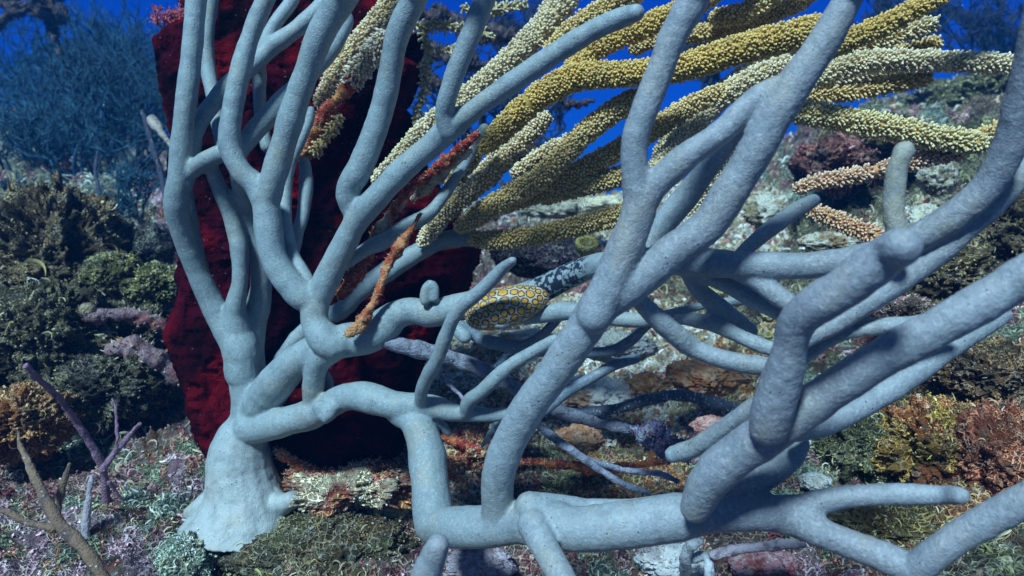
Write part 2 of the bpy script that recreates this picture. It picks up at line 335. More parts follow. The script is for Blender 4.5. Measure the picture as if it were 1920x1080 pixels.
# turf of curled algae, uncountable
def fronds(V0, cols, size, name, nseg=9, up=.5, seed=0, edge=2.6, label=None, cat=None):
    rg = np.random.default_rng(seed); n = len(V0)
    u = rg.normal(size=(n, 3)); u[:, 2] += up; u /= np.linalg.norm(u, axis=1)[:, None]
    v = np.cross(u, rg.normal(size=(n, 3))); v /= np.linalg.norm(v, axis=1)[:, None]; w_ = np.cross(u, v)
    R = size*rg.uniform(.5, 1.3, n); R = R*np.where(rg.random(n) < .4, 1.9, 1.0); W = R*rg.uniform(.12, .36, n); span = rg.uniform(2.6, 6.1, n); tw = rg.normal(0, .35, n)
    t = np.linspace(-.5, .5, nseg+1); a = t[None]*span[:, None]
    wob = 1+.18*np.sin(a*rg.uniform(1, 3, n)[:, None]+rg.uniform(0, 6, n)[:, None])
    ca = (np.cos(a)*R[:, None]*wob)[..., None]; sa = (np.sin(a)*R[:, None]*wob)[..., None]
    p = V0[:, None]+ca*u[:, None]+sa*v[:, None]+(a*tw[:, None]*R[:, None]*.5)[..., None]*w_[:, None]
    q = p+w_[:, None]*W[:, None, None]+(u[:, None]*ca+v[:, None]*sa)*.25
    taper = (1-.75*np.abs(2*t)**3)[None, :, None]
    mid = (p+q)/2; p = mid+(p-mid)*taper; q = mid+(q-mid)*taper
    V = np.stack([p, q], 2).reshape(n, -1, 3)
    c = np.repeat(cols[:, None], (nseg+1)*2, axis=1).reshape(n, nseg+1, 2, 3).copy(); pale = (rg.random(n) < .3)[:, None, None]; c = np.where(pale[..., None], c*1.9+.06, c*1.0); c[:, :, 1] = np.clip(c[:, :, 1]*edge+.02, 0, .7)
    k = np.arange(nseg)*2; Q = np.stack([k, k+2, k+3, k+1], -1)[None]+(np.arange(n)*(nseg+1)*2)[:, None, None]
    o = mesh_obj(name, V.reshape(-1, 3), Q.reshape(-1, 4), M_frond, col=c.reshape(-1, 3))
    if label: tag(o, label, cat, kind='stuff')
    return o
px, py, pz = proj(GV); RRf = RR.ravel()
ok = (px > -120) & (px < 2040) & (py > -50) & (py < 1160) & (RRf < 2.6)
cand = np.nonzero(ok)[0]
spv = species(GV[cand], 0); dens = np.array([{'cream': .35, 'brown': 1., 'olive': 1., 'teal': 1., 'maroon': .5, 'orange': .55, 'mauve': .6}[k_] for k_ in KEYS])[spv]
patch = fbm(GV[cand], 24, 2, 200); dens = dens*hermes(-.35, .15, patch)
cand = cand[RNG.random(len(cand)) < dens]
sel = RNG.choice(cand, min(22000, len(cand)), replace=False)
sz = .0015*np.clip(RRf[sel]/.45, .6, 3)**.9
jit = 1+RNG.uniform(-.5, .9, len(sel))
fronds(GV[sel]+np.array([0, 0, 1.])*(sz*.5)[:, None], gcol[sel]*jit[:, None]+.01, sz, 'turf_algae', seed=5,
       label='short curly brown and olive turf algae with pale rims over the reef ground', cat='algae')
# small pale rubble crumbs
def crumbs(V0, cols, size, name, seed, label, cat):
    rg = np.random.default_rng(seed); n = len(V0)
    O = np.array([(1, 0, 0), (0, 1, 0), (-1, 0, 0), (0, -1, 0), (0, 0, 1), (0, 0, -1)], dtype=float)
    T = np.array([(0, 1, 4), (1, 2, 4), (2, 3, 4), (3, 0, 4), (1, 0, 5), (2, 1, 5), (3, 2, 5), (0, 3, 5)])
    V = O[None]*(size[:, None]*rg.uniform(.4, 1.6, (n, 3)))[:, None]*rg.uniform(.7, 1.3, (n, 6, 1))
    A = np.linalg.qr(rg.normal(size=(n, 3, 3)))[0]; V = np.einsum('nij,nkj->nki', A, V)+V0[:, None]
    return tag(mesh_obj(name, V.reshape(-1, 3), (T[None]+np.arange(n)[:, None, None]*6).reshape(-1, 3), M_stone, col=np.repeat(cols, 6, axis=0), smooth=False), label, cat, kind='stuff')
cand = np.nonzero(ok & (RRf < 1.4))[0]
spv = species(GV[cand], 0); dens = np.array([{'cream': 1., 'brown': .5, 'olive': .5, 'teal': .6, 'maroon': .6, 'orange': .7, 'mauve': .8}[k_] for k_ in KEYS])[spv]
cand = cand[RNG.random(len(cand)) < dens]; sel = RNG.choice(cand, min(30000, len(cand)), replace=False)
spv_s = species(GV[sel], 0)
base = np.array([(.78, .77, .70), (.6, .5, .38), (.45, .2, .12), (.68, .68, .62), (.5, .42, .25), (.30, .08, .07), (.7, .66, .55)])[RNG.integers(0, 7, len(sel))]
crumbs(GV[sel]+np.array([0, 0, .0008]), np.where((spv_s == 0)[:, None], base*RNG.uniform(.8, 1.25, len(sel))[:, None], gcol[sel]*RNG.uniform(.8, 3.0, len(sel))[:, None]+.1*base), np.where(spv_s == 0, RNG.uniform(.0006, .0030, len(sel)), RNG.uniform(.0004, .0012, len(sel)))*np.clip(RRf[sel]/.5, .6, 2.5), 'coral_rubble', 9,
       'pale broken coral crumbs strewn over the reef ground behind the snail', 'rubble')

# ---------------------------------------------------------------- the great pale sea rod
T0 = ([(456,992,120),(458,965,100),(457,930,78),(452,895,65),(449,862,60),(453,830,55),(464,800,44)], [.40])
BR = [  # name, points (x, y, radius), depth keys, albedo key
 ('trunk', *T0),
 ('branch', [(455,700,33),(450,650,34),(425,618,26),(400,573,22),(372,515,20),(350,460,20),(335,410,21),(331,373,22),(336,333,20),(341,267,19),(348,200,20),(356,133,19),(363,60,19),(370,-25,20)], [.395,.39,.365,.355,.35]),
 ('branch', [(405,575,16),(385,530,15),(370,480,14),(358,420,14),(350,370,13),(348,330,12)], [.40,.385,.372]),
 ('branch', [(350,345,14),(362,290,13),(367,245,15),(395,200,16),(428,160,17),(478,118,16),(507,90,17),(557,53,16),(605,10,17),(635,-25,17)], [.362,.372,.38]),
 ('branch', [(480,115,14),(498,75,13),(520,38,13),(545,5,13),(560,-25,13)], [.374,.39]),
 ('branch', [(420,290,12),(412,250,12),(400,180,14),(391,133,14),(389,67,12),(398,0,12),(402,-25,12)], [.365,.40,.40]),
 ('branch', [(500,275,12),(488,210,12),(486,140,13),(480,112,13)], [.385,.39,.38]),
 ('branch', [(593,565,26),(560,550,27),(528,512,26),(510,470,25),(503,420,25),(496,375,25),(478,345,22),(455,325,20),(438,295,20),(430,262,20),(437,200,19),(451,133,19),(470,67,18),(497,0,17),(507,-25,17)], [.355,.345,.34]),
 ('branch', [(500,375,25),(513,333,25),(532,267,24),(552,200,24),(575,133,23),(600,67,26),(638,0,29),(652,-25,30)], [.348,.335,.315]),
 ('branch', [(440,300,15),(470,255,18),(507,215,20),(545,175,19),(590,130,15),(625,90,14),(650,45,13),(652,32,11)], [.348,.37,.372]),
 ('branch', [(575,525,14),(548,475,13),(535,420,13),(535,360,12),(543,310,11),(565,260,10),(580,225,9),(583,207,8)], [.357,.372,.372]),
 ('branch', [(548,490,9),(552,465,11),(560,430,12),(568,400,12),(574,350,13),(571,305,11)], [.372,.385]),
 ('branch', [(345,332,16),(365,315,16),(385,302,17),(415,288,17),(438,285,15)], [.362,.352]),
 ('branch', [(395,300,12),(402,330,14),(420,370,15),(438,420,16),(449,470,16),(450,525,15),(443,565,18),(440,600,24),(450,650,30),(460,700,30),(465,770,30),(465,805,34)], [.358,.38,.385,.395,.40]),
 ('branch', [(440,305,12),(450,350,15),(465,400,18),(480,460,18),(490,510,20),(487,560,22),(475,610,24),(470,660,26),(475,720,26),(470,790,28)], [.355,.39,.40,.405,.40]),
 ('branch', [(475,795,30),(492,755,34),(520,715,34),(560,675,32),(605,650,30),(650,640,30),(690,632,32),(722,608,33),(745,590,28),(775,583,27),(810,588,27),(850,578,27),(900,568,26),(950,562,24),(1010,545,25),(1060,520,25),(1110,500,24),(1160,490,26),(1200,485,26),(1260,488,28),(1320,492,28),(1400,497,28),(1513,498,26),(1613,483,26),(1700,455,27),(1780,410,29),(1850,350,29),(1890,280,28),(1910,200,26),(1928,110,24)], [.40,.37,.355,.35,.342,.325,.295,.262,.24,.22,.20]),
 ('branch', [(593,565,26),(590,600,25),(603,628,30),(625,645,32),(655,632,28),(690,625,22)], [.355,.352,.36]),
 ('branch', [(625,650,28),(600,675,22),(590,705,21),(587,740,20),(592,770,20)], [.355,.375]),
 ('branch', [(470,800,32),(495,800,30),(523,793,29),(573,780,28),(607,766,26),(640,747,27),(673,743,28),(707,750,29),(740,760,27),(773,762,25),(807,762,22),(853,773,17),(903,778,14),(960,775,13),(1000,770,12)], [.392,.372,.352,.342,.335]),
 ('branch', [(790,755,13),(790,735,13),(802,705,14),(820,673,14),(838,625,13),(858,583,14),(907,540,13),(940,505,12),(961,489,9)], [.34,.31,.285]),
 ('branch', [(872,775,12),(880,752,14),(905,732,14),(950,690,13),(1003,657,12),(1040,637,11)], [.337,.31]),
 ('branch', [(796,565,9),(797,545,9),(806,533,10),(815,540,9),(815,560,8)], [.338]),
 ('branch', [(597,560,25),(617,515,25),(637,475,25),(657,435,24),(675,405,24),(707,370,24),(753,320,23),(803,278,23),(838,245,24),(870,220,21),(920,183,20),(987,137,20),(1053,93,20),(1120,53,20),(1170,32,20),(1192,24,18)], [.355,.34,.32,.30,.28]),
 ('branch', [(672,402,24),(655,378,22),(655,350,23),(672,320,25),(695,267,24),(718,200,23),(732,133,22),(745,67,24),(775,0,24),(785,-25,24)], [.343,.33,.30]),
 ('branch', [(842,245,20),(833,215,18),(838,185,19),(855,133,20),(882,67,20),(908,0,21),(918,-25,21)], [.314,.29]),
 ('branch', [(640,500,12),(690,465,14),(720,452,17),(760,425,15),(805,400,13),(840,355,11),(870,310,10),(892,270,10),(908,242,11)], [.36,.36]),
 ('branch', [(745,775,22),(770,785,26),(790,812,32),(800,850,35),(806,900,36),(810,945,38),(815,982,38)], [.352,.335,.312]),
 ('branch', [(795,785,20),(825,795,10),(840,812,8)], [.345,.35]),
 ('branch', [(813,982,36),(850,988,41),(887,988,42),(937,985,43),(1000,975,50),(1040,985,46),(1087,992,45),(1153,986,45),(1220,977,48),(1287,967,47),(1340,962,40),(1380,963,37),(1440,962,36),(1500,955,30),(1545,940,25),(1600,930,23),(1680,927,22),(1765,927,20),(1800,929,20)], [.31,.29,.27,.255,.245,.235,.215]),
 ('branch', [(995,950,30),(1040,948,22),(1100,953,20),(1180,955,20),(1250,945,20)], [.28,.285,.275]),
 ('branch', [(1440,965,34),(1490,978,33),(1520,990,31),(1580,1015,30),(1650,1042,30),(1722,1072,30)], [.247,.22]),
 ('branch', [(1715,1074,30),(1750,1040,31),(1813,998,32),(1880,960,33),(1945,925,33)], [.22,.20]),
 ('branch', [(1000,985,34),(1018,1020,30),(1040,1060,29),(1062,1110,30),(1060,1200,30),(960,1260,30),(850,1230,32),(797,1150,33),(798,1085,32),(812,1045,29),(821,1022,25)], [.272,.25,.225,.21,.205]),
 ('branch', [(935,990,36),(932,930,33),(935,887,34),(950,840,36),(975,790,37),(1000,750,36),(1030,712,36),(1062,665,37),(1095,618,38),(1125,572,42),(1165,545,40),(1210,515,37),(1260,472,36),(1325,425,36),(1368,360,36),(1400,310,36),(1425,267,37),(1462,200,37),(1508,133,37),(1552,67,34),(1590,0,31),(1602,-25,30)], [.29,.27,.25,.24,.225,.21]),
 ('branch', [(1115,590,38),(1145,530,38),(1165,480,38),(1188,425,36),(1200,380,34),(1192,335,30),(1190,267,30),(1212,200,30),(1238,133,31),(1263,67,31),(1300,0,32),(1312,-25,32)], [.245,.235,.22]),
 ('branch', [(1198,390,32),(1225,350,29),(1258,318,29),(1287,293,29),(1353,247,27),(1413,190,27),(1452,168,26)], [.238,.225]),
 ('branch', [(1205,480,20),(1225,445,22),(1255,405,24),(1290,365,24),(1330,310,22),(1372,255,18),(1400,215,16)], [.285,.28,.26]),
 ('branch', [(1304,952,31),(1325,908,39),(1365,865,42),(1430,820,43),(1500,773,41),(1560,732,40),(1620,692,40),(1690,651,41),(1780,603,42),(1880,543,42),(1960,498,42)], [.237,.215,.195,.175]),
 ('branch', [(1490,812,20),(1560,792,22),(1640,747,24),(1720,697,23),(1800,642,20),(1880,592,18)], [.235,.25,.255]),
 ('branch', [(1440,800,40),(1450,760,43),(1465,715,42),(1477,675,37),(1485,635,34),(1497,600,38),(1530,572,41),(1580,542,42),(1630,503,42),(1672,472,42),(1690,462,40)], [.208,.19,.165]),
 ('branch', [(1690,455,24),(1675,400,21),(1678,350,20),(1683,310,20),(1695,283,21)], [.223,.218]),
 ('branch', [(1480,650,18),(1560,610,22),(1620,570,24),(1690,525,24),(1750,485,24),(1810,430,26),(1870,370,28),(1935,300,28)], [.24,.235,.225]),
 ('branch', [(1370,908,30),(1430,887,34),(1480,857,28),(1502,835,18)], [.25,.25]),
 ('branch', [(1262,852,18),(1300,840,20),(1340,814,19),(1385,782,18),(1440,740,18)], [.27,.24]),
 ('branch', [(1370,500,22),(1413,520,24),(1450,548,22),(1490,575,20),(1530,600,18)], [.262,.245]),
 ('branch', [(1290,505,14),(1340,522,17),(1413,560,18),(1480,592,18)], [.275,.265]),
 ('branch', [(1380,492,18),(1402,465,15),(1450,425,15),(1500,390,15),(1525,376,13)], [.265,.275]),
 ('branch', [(1480,685,16),(1520,660,16),(1550,640,15),(1590,622,16),(1650,612,18),(1720,606,17),(1800,585,14)], [.25,.235]),
 ('branch', [(1545,580,12),(1575,592,14),(1610,602,15),(1650,611,16)], [.25,.245]),
 ('branch', [(1285,500,16),(1308,540,17),(1340,570,18),(1375,598,18),(1405,620,17)], [.275,.285]),
 ('branch', [(1272,598,10),(1300,600,14),(1340,608,15),(1390,632,15),(1440,652,15),(1500,668,15)], [.29,.26]),
 ('branch', [(1190,555,16),(1222,588,20),(1260,622,22),(1300,652,21),(1347,671,20),(1410,684,20),(1470,690,20)], [.25,.26,.25]),
 ('branch', [(985,600,10),(1010,592,15),(1050,584,18),(1085,585,16),(1150,597,15),(1205,600,15),(1250,590,10),(1300,577,9),(1350,568,9),(1420,560,9)], [.325,.305,.30]),
 ('branch', [(850,612,11),(872,632,14)], [.335,.33]),
 ('branch', [(1020,770,12),(1052,742,12),(1085,722,11),(1120,702,11),(1155,683,11),(1192,672,10)], [.335,.335]),
 ('branch', [(868,612,11),(885,625,12),(905,637,13),(953,648,13),(1003,653,12),(1060,660,12),(1113,661,11),(1155,655,11),(1185,637,11),(1205,615,11),(1235,590,10)], [.337,.335,.31]),
 ('branch', [(950,655,9),(1000,640,10),(1030,615,10),(1052,590,9)], [.34,.32]),
 ('branch', [(600,765,14),(612,780,16),(622,765,15)], [.358]),
 ('branch', [(610,700,8),(617,720,9),(612,750,8)], [.378]),
]
mb = MB(); samples = []; LAB = {}
for bi, (nm, pts, ds) in enumerate(BR):
    c = rod(pts, ds)
    if np.mean(ds) < .27: c[:, 3] *= .92
    if bi == 0: c[:, 3] *= .95
    c[:, 3] *= 1+.07*vnoise(c[:, :3]*90, bi) + .03*vnoise(c[:, :3]*300, bi+50)
    V, Q, T = tube(c, 16, cap0=bi > 0); mb.add(V, Q, T)
    for k_, row in enumerate(c): samples.append((row[:3], bi, row[3], k_/len(c)))
# flare of the holdfast: lobes spreading over the rock
for (x, y, r, d_) in [(520,945,30,.392),(545,938,22,.388),(566,936,12,.386),(358,962,18,.40)]:
    c = rod([(455+(x-455)*.35, 900, r*.8), (455+(x-455)*.75, 945, r), (x, y, r*.75)], [.40, d_]); V, Q, T = tube(c, 14); mb.add(V, Q, T)
    for row in c: samples.append((row[:3], -1, row[3], 0))
tmp = mb.build('tmp', M_white)
md = tmp.modifiers.new('r', 'REMESH'); md.mode = 'VOXEL'; md.voxel_size = .00085
ms = tmp.modifiers.new('s', 'SMOOTH'); ms.iterations = 7; ms.factor = .5
dg = bpy.context.evaluated_depsgraph_get(); ev = tmp.evaluated_get(dg); me = ev.to_mesh()
nv = len(me.vertices); CV = np.empty(nv*3, dtype=np.float32); me.vertices.foreach_get('co', CV); CV = CV.reshape(-1, 3).astype(float)
NN = np.empty(nv*3, dtype=np.float32); me.vertices.foreach_get('normal', NN); NN = NN.reshape(-1, 3).astype(float)
nf = len(me.polygons); lv = np.empty(len(me.loops), dtype=np.int32); me.loops.foreach_get('vertex_index', lv); CF = lv.reshape(-1, 4)
ev.to_mesh_clear(); bpy.data.objects.remove(tmp)
kd = kdtree.KDTree(len(samples))
for k_, s_ in enumerate(samples): kd.insert(s_[0], k_)
kd.balance()
near = np.array([kd.find(v)[1] for v in CV]); vb = np.array([s_[1] for s_ in samples])[near]
cpx, cpy, cpz = proj(CV)
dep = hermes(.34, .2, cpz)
disp = fbm(CV, 120, 2, 7)*.00035 + fbm(CV, 900, 2, 17)*(.00008+.00016*dep)
low = hermes(840, 900, cpy)*(cpz > .36)
disp = disp + low*(fbm(CV, 90, 2, 26)*.0008+fbm(CV, 420, 3, 27)*.0004)
CV = CV+NN*disp[:, None]
# recompute normals
a, b, c, d_ = (CV[CF[:, q_]] for q_ in range(4)); fn = np.cross(c-a, d_-b); NN = np.zeros_like(CV)
for q_ in range(4): np.add.at(NN, CF[:, q_], fn)
NN /= np.linalg.norm(NN, axis=1)[:, None]+1e-15
if ((NN*(CV-np.array([s_[0] for s_ in samples])[near])).sum(1).mean()) < 0: NN = -NN
ccol = np.full((nv, 3), (.26, .33, .35)); tone = fbm(CV, 22, 3, 33)[:, None]
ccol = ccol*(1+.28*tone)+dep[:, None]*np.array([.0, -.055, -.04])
ccol = ccol*(1+np.array([.42, .26, .20])[None]*(hermes(760, 930, cpy)*(cpz > .34)*(cpx < 640))[:, None])
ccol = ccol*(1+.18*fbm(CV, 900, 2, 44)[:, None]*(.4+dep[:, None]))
GREY = {len(BR)-5+0: 0}
def near_idx(pred): return np.isin(vb, [k_ for k_, b_ in enumerate(BR) if pred(b_)])
dullb = near_idx(lambda b_: b_[1][0] in ((1020,770,12),(868,612,11),(950,655,9)))
ccol[dullb] = np.array([.13, .18, .24])
ccol[near_idx(lambda b_: b_[1][0] == (1690,455,24))] = np.array([.34, .33, .27])
mot = (vb == 15)*((np.abs(cpx-1055) < 72) & (np.abs(cpy-515) < 60) & (cpz > .28) & (cpz < .36)).astype(float)*hermes(985, 1000, cpx)*hermes(1110, 1085, cpx)
ccol = np.clip(ccol, .02, .8)
main = empty('bleached_sea_rod', P(455, 985, .40), 'huge pale blue grey branching coral with smooth tubular branches, rooted on the reef at left', 'coral')
fb = vb[CF[:, 0]]
for bi in range(-1, len(BR)):
    f = CF[fb == bi]
    if len(f) < 12: continue
    u, inv = np.unique(f, return_inverse=True); inv = inv.reshape(-1, 4)
    nm = 'holdfast' if bi < 0 else BR[bi][0]
    if bi == 0: nm = 'trunk'
    o = mesh_obj(nm, CV[u], inv, M_white, main, col=ccol[u], extra={'mot': mot[u]}, normals=NN[u])

# ---------------------------------------------------------------- rods with open polyps
def polyp_rod(pts, ds, core, tip, plen=8.5, dens=1.0, name='polyp_branch', parent=None, seed=0, spread=.22, gaps=0, shag=0.0):
    rg = np.random.default_rng(seed+100); c = rod(pts, ds, .0025); c[:, 3] *= .69; Ls = np.concatenate([[0], np.cumsum(np.linalg.norm(np.diff(c[:, :3], axis=0), axis=1))]); rm_ = c[:, 3].mean(); c[:, 3] *= .3+.7*np.sqrt(np.clip(np.minimum(Ls, Ls[-1]-Ls)/rm_, 0, 1))
    m = MB(); V, Q, T = tube(c, 14)
    cv = np.array(core)*(1+.3*vnoise(V*350, seed))[:, None]; m.add(V, Q, T, cv)
    L = np.concatenate([[0], np.cumsum(np.linalg.norm(np.diff(c[:, :3], axis=0), axis=1))]); Tn, Nn, Bn = frames(c)
    dm = np.mean([d_ for d_ in ds]); sp = 6.1*dm/FPX/math.sqrt(dens)
    n = int(L[-1]*2*math.pi*c[:, 3].mean()/(sp*sp)); 
    t = np.clip((np.arange(n)+.5)/n*L[-1]+rg.normal(0, sp*.12, n), 0, L[-1]*.9999); k = np.searchsorted(L, t).clip(1, len(L)-1)
    f = ((t-L[k-1])/(L[k]-L[k-1]+1e-12))[:, None]
    lerp = lambda A: A[k-1]*(1-f)+A[k]*f
    X = lerp(c[:, :3]); R = lerp(c[:, 3:4]); Ta = lerp(Tn); Na = lerp(Nn); Ba = lerp(Bn)
    ang = (np.arange(n)*2.39996+rg.normal(0, .06, n))[:, None]
    if True:
        keep = (rg.random(n) > .07) & (vnoise(X*260, seed) > -.82); X, R, Ta, Na, Ba, ang = X[keep], R[keep], Ta[keep], Na[keep], Ba[keep], ang[keep]; n = len(X)
    rad = Na*np.cos(ang)+Ba*np.sin(ang)
    dr = rad+Ta*rg.uniform(.1, .7, (n, 1))+rg.normal(0, spread, (n, 3)); dr /= np.linalg.norm(dr, axis=1)[:, None]
    pl = plen*dm/FPX*rg.uniform(.4, 1.35, (n, 1)); pr = 2.2*dm/FPX*rg.uniform(.85, 1.15, (n, 1))
    b1 = np.cross(dr, rg.normal(size=(n, 3))); b1 /= np.linalg.norm(b1, axis=1)[:, None]; b2 = np.cross(dr, b1)
    S_ = 6; aa = np.linspace(0, 2*math.pi, S_, endpoint=False)
    rings = [(-.25, 1.25, 0), (.45, .95, .35), (.8, 1.15, .75), (1.02, .55, 1.0)]
    P0 = X+rad*R*.95; Vs = []; cs = []
    tj = rg.uniform(.75, 1.15, (n, 1)); hue = rg.uniform(-.04, .04, (n, 1))
    for h, s_, q in rings:
        for z, a_ in enumerate(aa):
            rr_ = s_*(1.25 if (z % 2 == 0 and .7 < h < .9) else (.7 if .7 < h < .9 else 1))
            Vs.append(P0+dr*pl*h+(b1*math.cos(a_)+b2*math.sin(a_))*pr*rr_)
            cs.append((np.array(core)*(1-q)+np.array(tip)*q)*tj+hue*np.array([1, 1, 0]))
    Vs.append(P0+dr*pl*1.08); cs.append(np.array(tip)*tj*1.05)
    Vv = np.stack(Vs, 1); Cc = np.stack(cs, 1); nvp = Vv.shape[1]
    q = []
    for r_ in range(3):
        for z in range(S_): q.append((r_*S_+z, r_*S_+(z+1) % S_, (r_+1)*S_+(z+1) % S_, (r_+1)*S_+z))
    tt = [(3*S_+z, 3*S_+(z+1) % S_, 4*S_) for z in range(S_)]
    off = (np.arange(n)*nvp)[:, None, None]
    m.add(Vv.reshape(-1, 3), (np.array(q)[None]+off).reshape(-1, 4), (np.array(tt)[None]+off).reshape(-1, 3), np.clip(Cc.reshape(-1, 3), .01, .88))
    return m.build(name, M_polyp, parent)
yel = empty('yellow_sea_rod', P(500, 740, .415), 'yellow coral with bristly polyp covered rods sweeping up to the right behind the pale branches', 'coral')
c = rod([(490,760,18),(520,690,16),(557,635,15),(600,600,16),(640,582,17),(673,547,18),(740,500,19),(807,460,17),(857,447,17),(885,447,16)], [.415,.41,.40]); V, Q, T = tube(c, 20)
st = mesh_obj('stem', V+nvec(V, 300, .0004), [Q, T], M_white, yel, col=np.full((len(V), 3), (.255, .33, .365)), extra={'mot': np.zeros(len(V))})
st['label'] = 'bare pale grey stem without polyps'
CY, TY = (.48, .30, .09), (.90, .69, .34); CG, TG = (.46, .29, .05), (.88, .61, .21); CT, TT = (.55, .43, .22), (.92, .78, .55)
YR = [([(600,205,20),(640,130,27),(690,65,27),(740,5,27),(762,-25,27)], [.41,.42], CY, TT),
 ([(700,345,14),(755,290,20),(800,240,22),(865,190,24),(920,145,25),(990,80,28),(1050,15,28),(1075,-25,28)], [.40,.385,.38], CT, TT),
 ([(1020,110,18),(1075,55,24),(1140,15,28),(1200,-25,30)], [.375,.37], CG, TY),
 ([(900,285,14),(935,250,26),(970,215,30),(1020,175,32),(1080,145,32),(1153,140,30),(1220,135,30),(1287,125,32),(1347,105,34),(1413,85,34),(1480,68,34),(1550,45,30)], [.36,.34,.32,.30], CG, TG),
 ([(1540,98,20),(1590,75,24),(1650,50,24),(1710,20,22),(1768,-12,20)], [.30,.29], CG, TG),
 ([(1060,150,26),(1110,95,27),(1160,70,25),(1220,45,26),(1290,15,28),(1340,-20,28)], [.345,.34], CG, TG),
 ([(1330,35,20),(1400,22,22),(1450,-10,24)], [.36,.35], CY, TY),
 ([(787,462,10),(820,417,18),(863,373,22),(907,337,22),(955,290,20),(1000,245,18),(1030,215,16)], [.395,.38,.37], CY, TT),
 ([(800,445,12),(835,380,16),(865,320,18),(900,272,18)], [.40,.375], CY, TY),
 ([(855,430,14),(900,402,23),(960,365,26),(1010,335,25),(1055,292,25),(1105,243,25),(1153,207,24),(1205,178,22)], [.39,.36,.34], CY, TY),
 ([(930,388,22),(1010,360,25),(1070,332,25),(1120,302,23),(1180,270,23),(1247,228,22),(1300,195,20),(1365,168,18)], [.385,.365,.345], CY, TY),
 ([(1010,375,18),(1060,355,22),(1110,345,22),(1165,330,22),(1215,320,20)], [.38,.365], CY, TY),
 ([(1215,335,20),(1270,270,24),(1320,215,24),(1370,170,24),(1430,137,22),(1490,115,18)], [.36,.34], CT, TT),
 ([(878,448,14),(937,450,21),(1003,441,22),(1070,427,22),(1137,410,22),(1185,393,20),(1230,375,18)], [.398,.37,.35], CG, TY),
 ([(1480,170,18),(1553,138,22),(1613,118,22),(1680,112,20),(1780,115,19),(1850,118,19),(1912,121,18)], [.34,.31], CT, TT),
 ([(1560,105,12),(1620,85,14),(1680,67,15),(1730,50,14),(1757,40,12)], [.34,.33], CG, TT),
 ([(1640,102,8),(1700,92,10),(1740,84,11),(1768,77,9)], [.35,.34], CY, TY),
 ([(1490,188,14),(1545,178,15),(1613,170,15),(1680,158,14),(1745,144,11)], [.34,.33], CY, TY),
 ([(1440,200,18),(1500,210,24),(1563,220,26),(1647,236,26),(1747,256,25),(1850,272,20)], [.34,.32,.30], CY, (.90, .80, .46)),
 ([(1780,262,12),(1830,258,16),(1885,240,18),(1930,225,16)], [.32,.31], CY, TY),
 ([(1488,358,8),(1515,347,12),(1555,337,15),(1613,327,15),(1713,303,15),(1775,290,13),(1815,286,9)], [.33,.31], (.55,.26,.12), (.88,.66,.50)),
 ([(1505,385,8),(1540,402,14),(1585,420,16),(1650,446,16),(1710,468,12)], [.32,.30], (.55,.24,.08), (.88,.62,.44)),
 ([(1295,410,12),(1322,355,17),(1345,308,18),(1372,262,16)], [.35,.34], CT, TT),
 ([(1390,200,18),(1450,185,20),(1510,165,20)], [.345,.34], CY, TY),
 ([(960,330,14),(1020,290,18),(1080,262,20),(1130,225,20),(1180,200,16)], [.40,.385], CY, TT), ([(1230,300,14),(1270,240,18),(1310,205,18),(1380,150,18),(1450,105,16),(1500,80,12)], [.385,.37], CT, TT),
 ([(940,130,12),(1000,60,18),(1040,5,20),(1060,-25,20)], [.41,.40], CT, TT), ([(1180,95,14),(1240,70,18),(1330,60,18),(1420,35,18),(1500,5,16),(1530,-20,16)], [.38,.36], CY, TY),
 ([(1500,150,12),(1560,150,14),(1620,140,14),(1690,135,12),(1730,128,9)], [.37,.36], CT, TT), ([(880,345,10),(925,300,14),(960,262,14),(1000,215,14)], [.405,.40], CY, TT)]
for k_, (pts, ds, cc, tt) in enumerate(YR):
    polyp_rod(pts, ds, cc, tt, parent=yel, seed=k_, dens=1.5, plen=6.5 if k_ < 14 or k_ > 22 else 8.5, spread=.12)

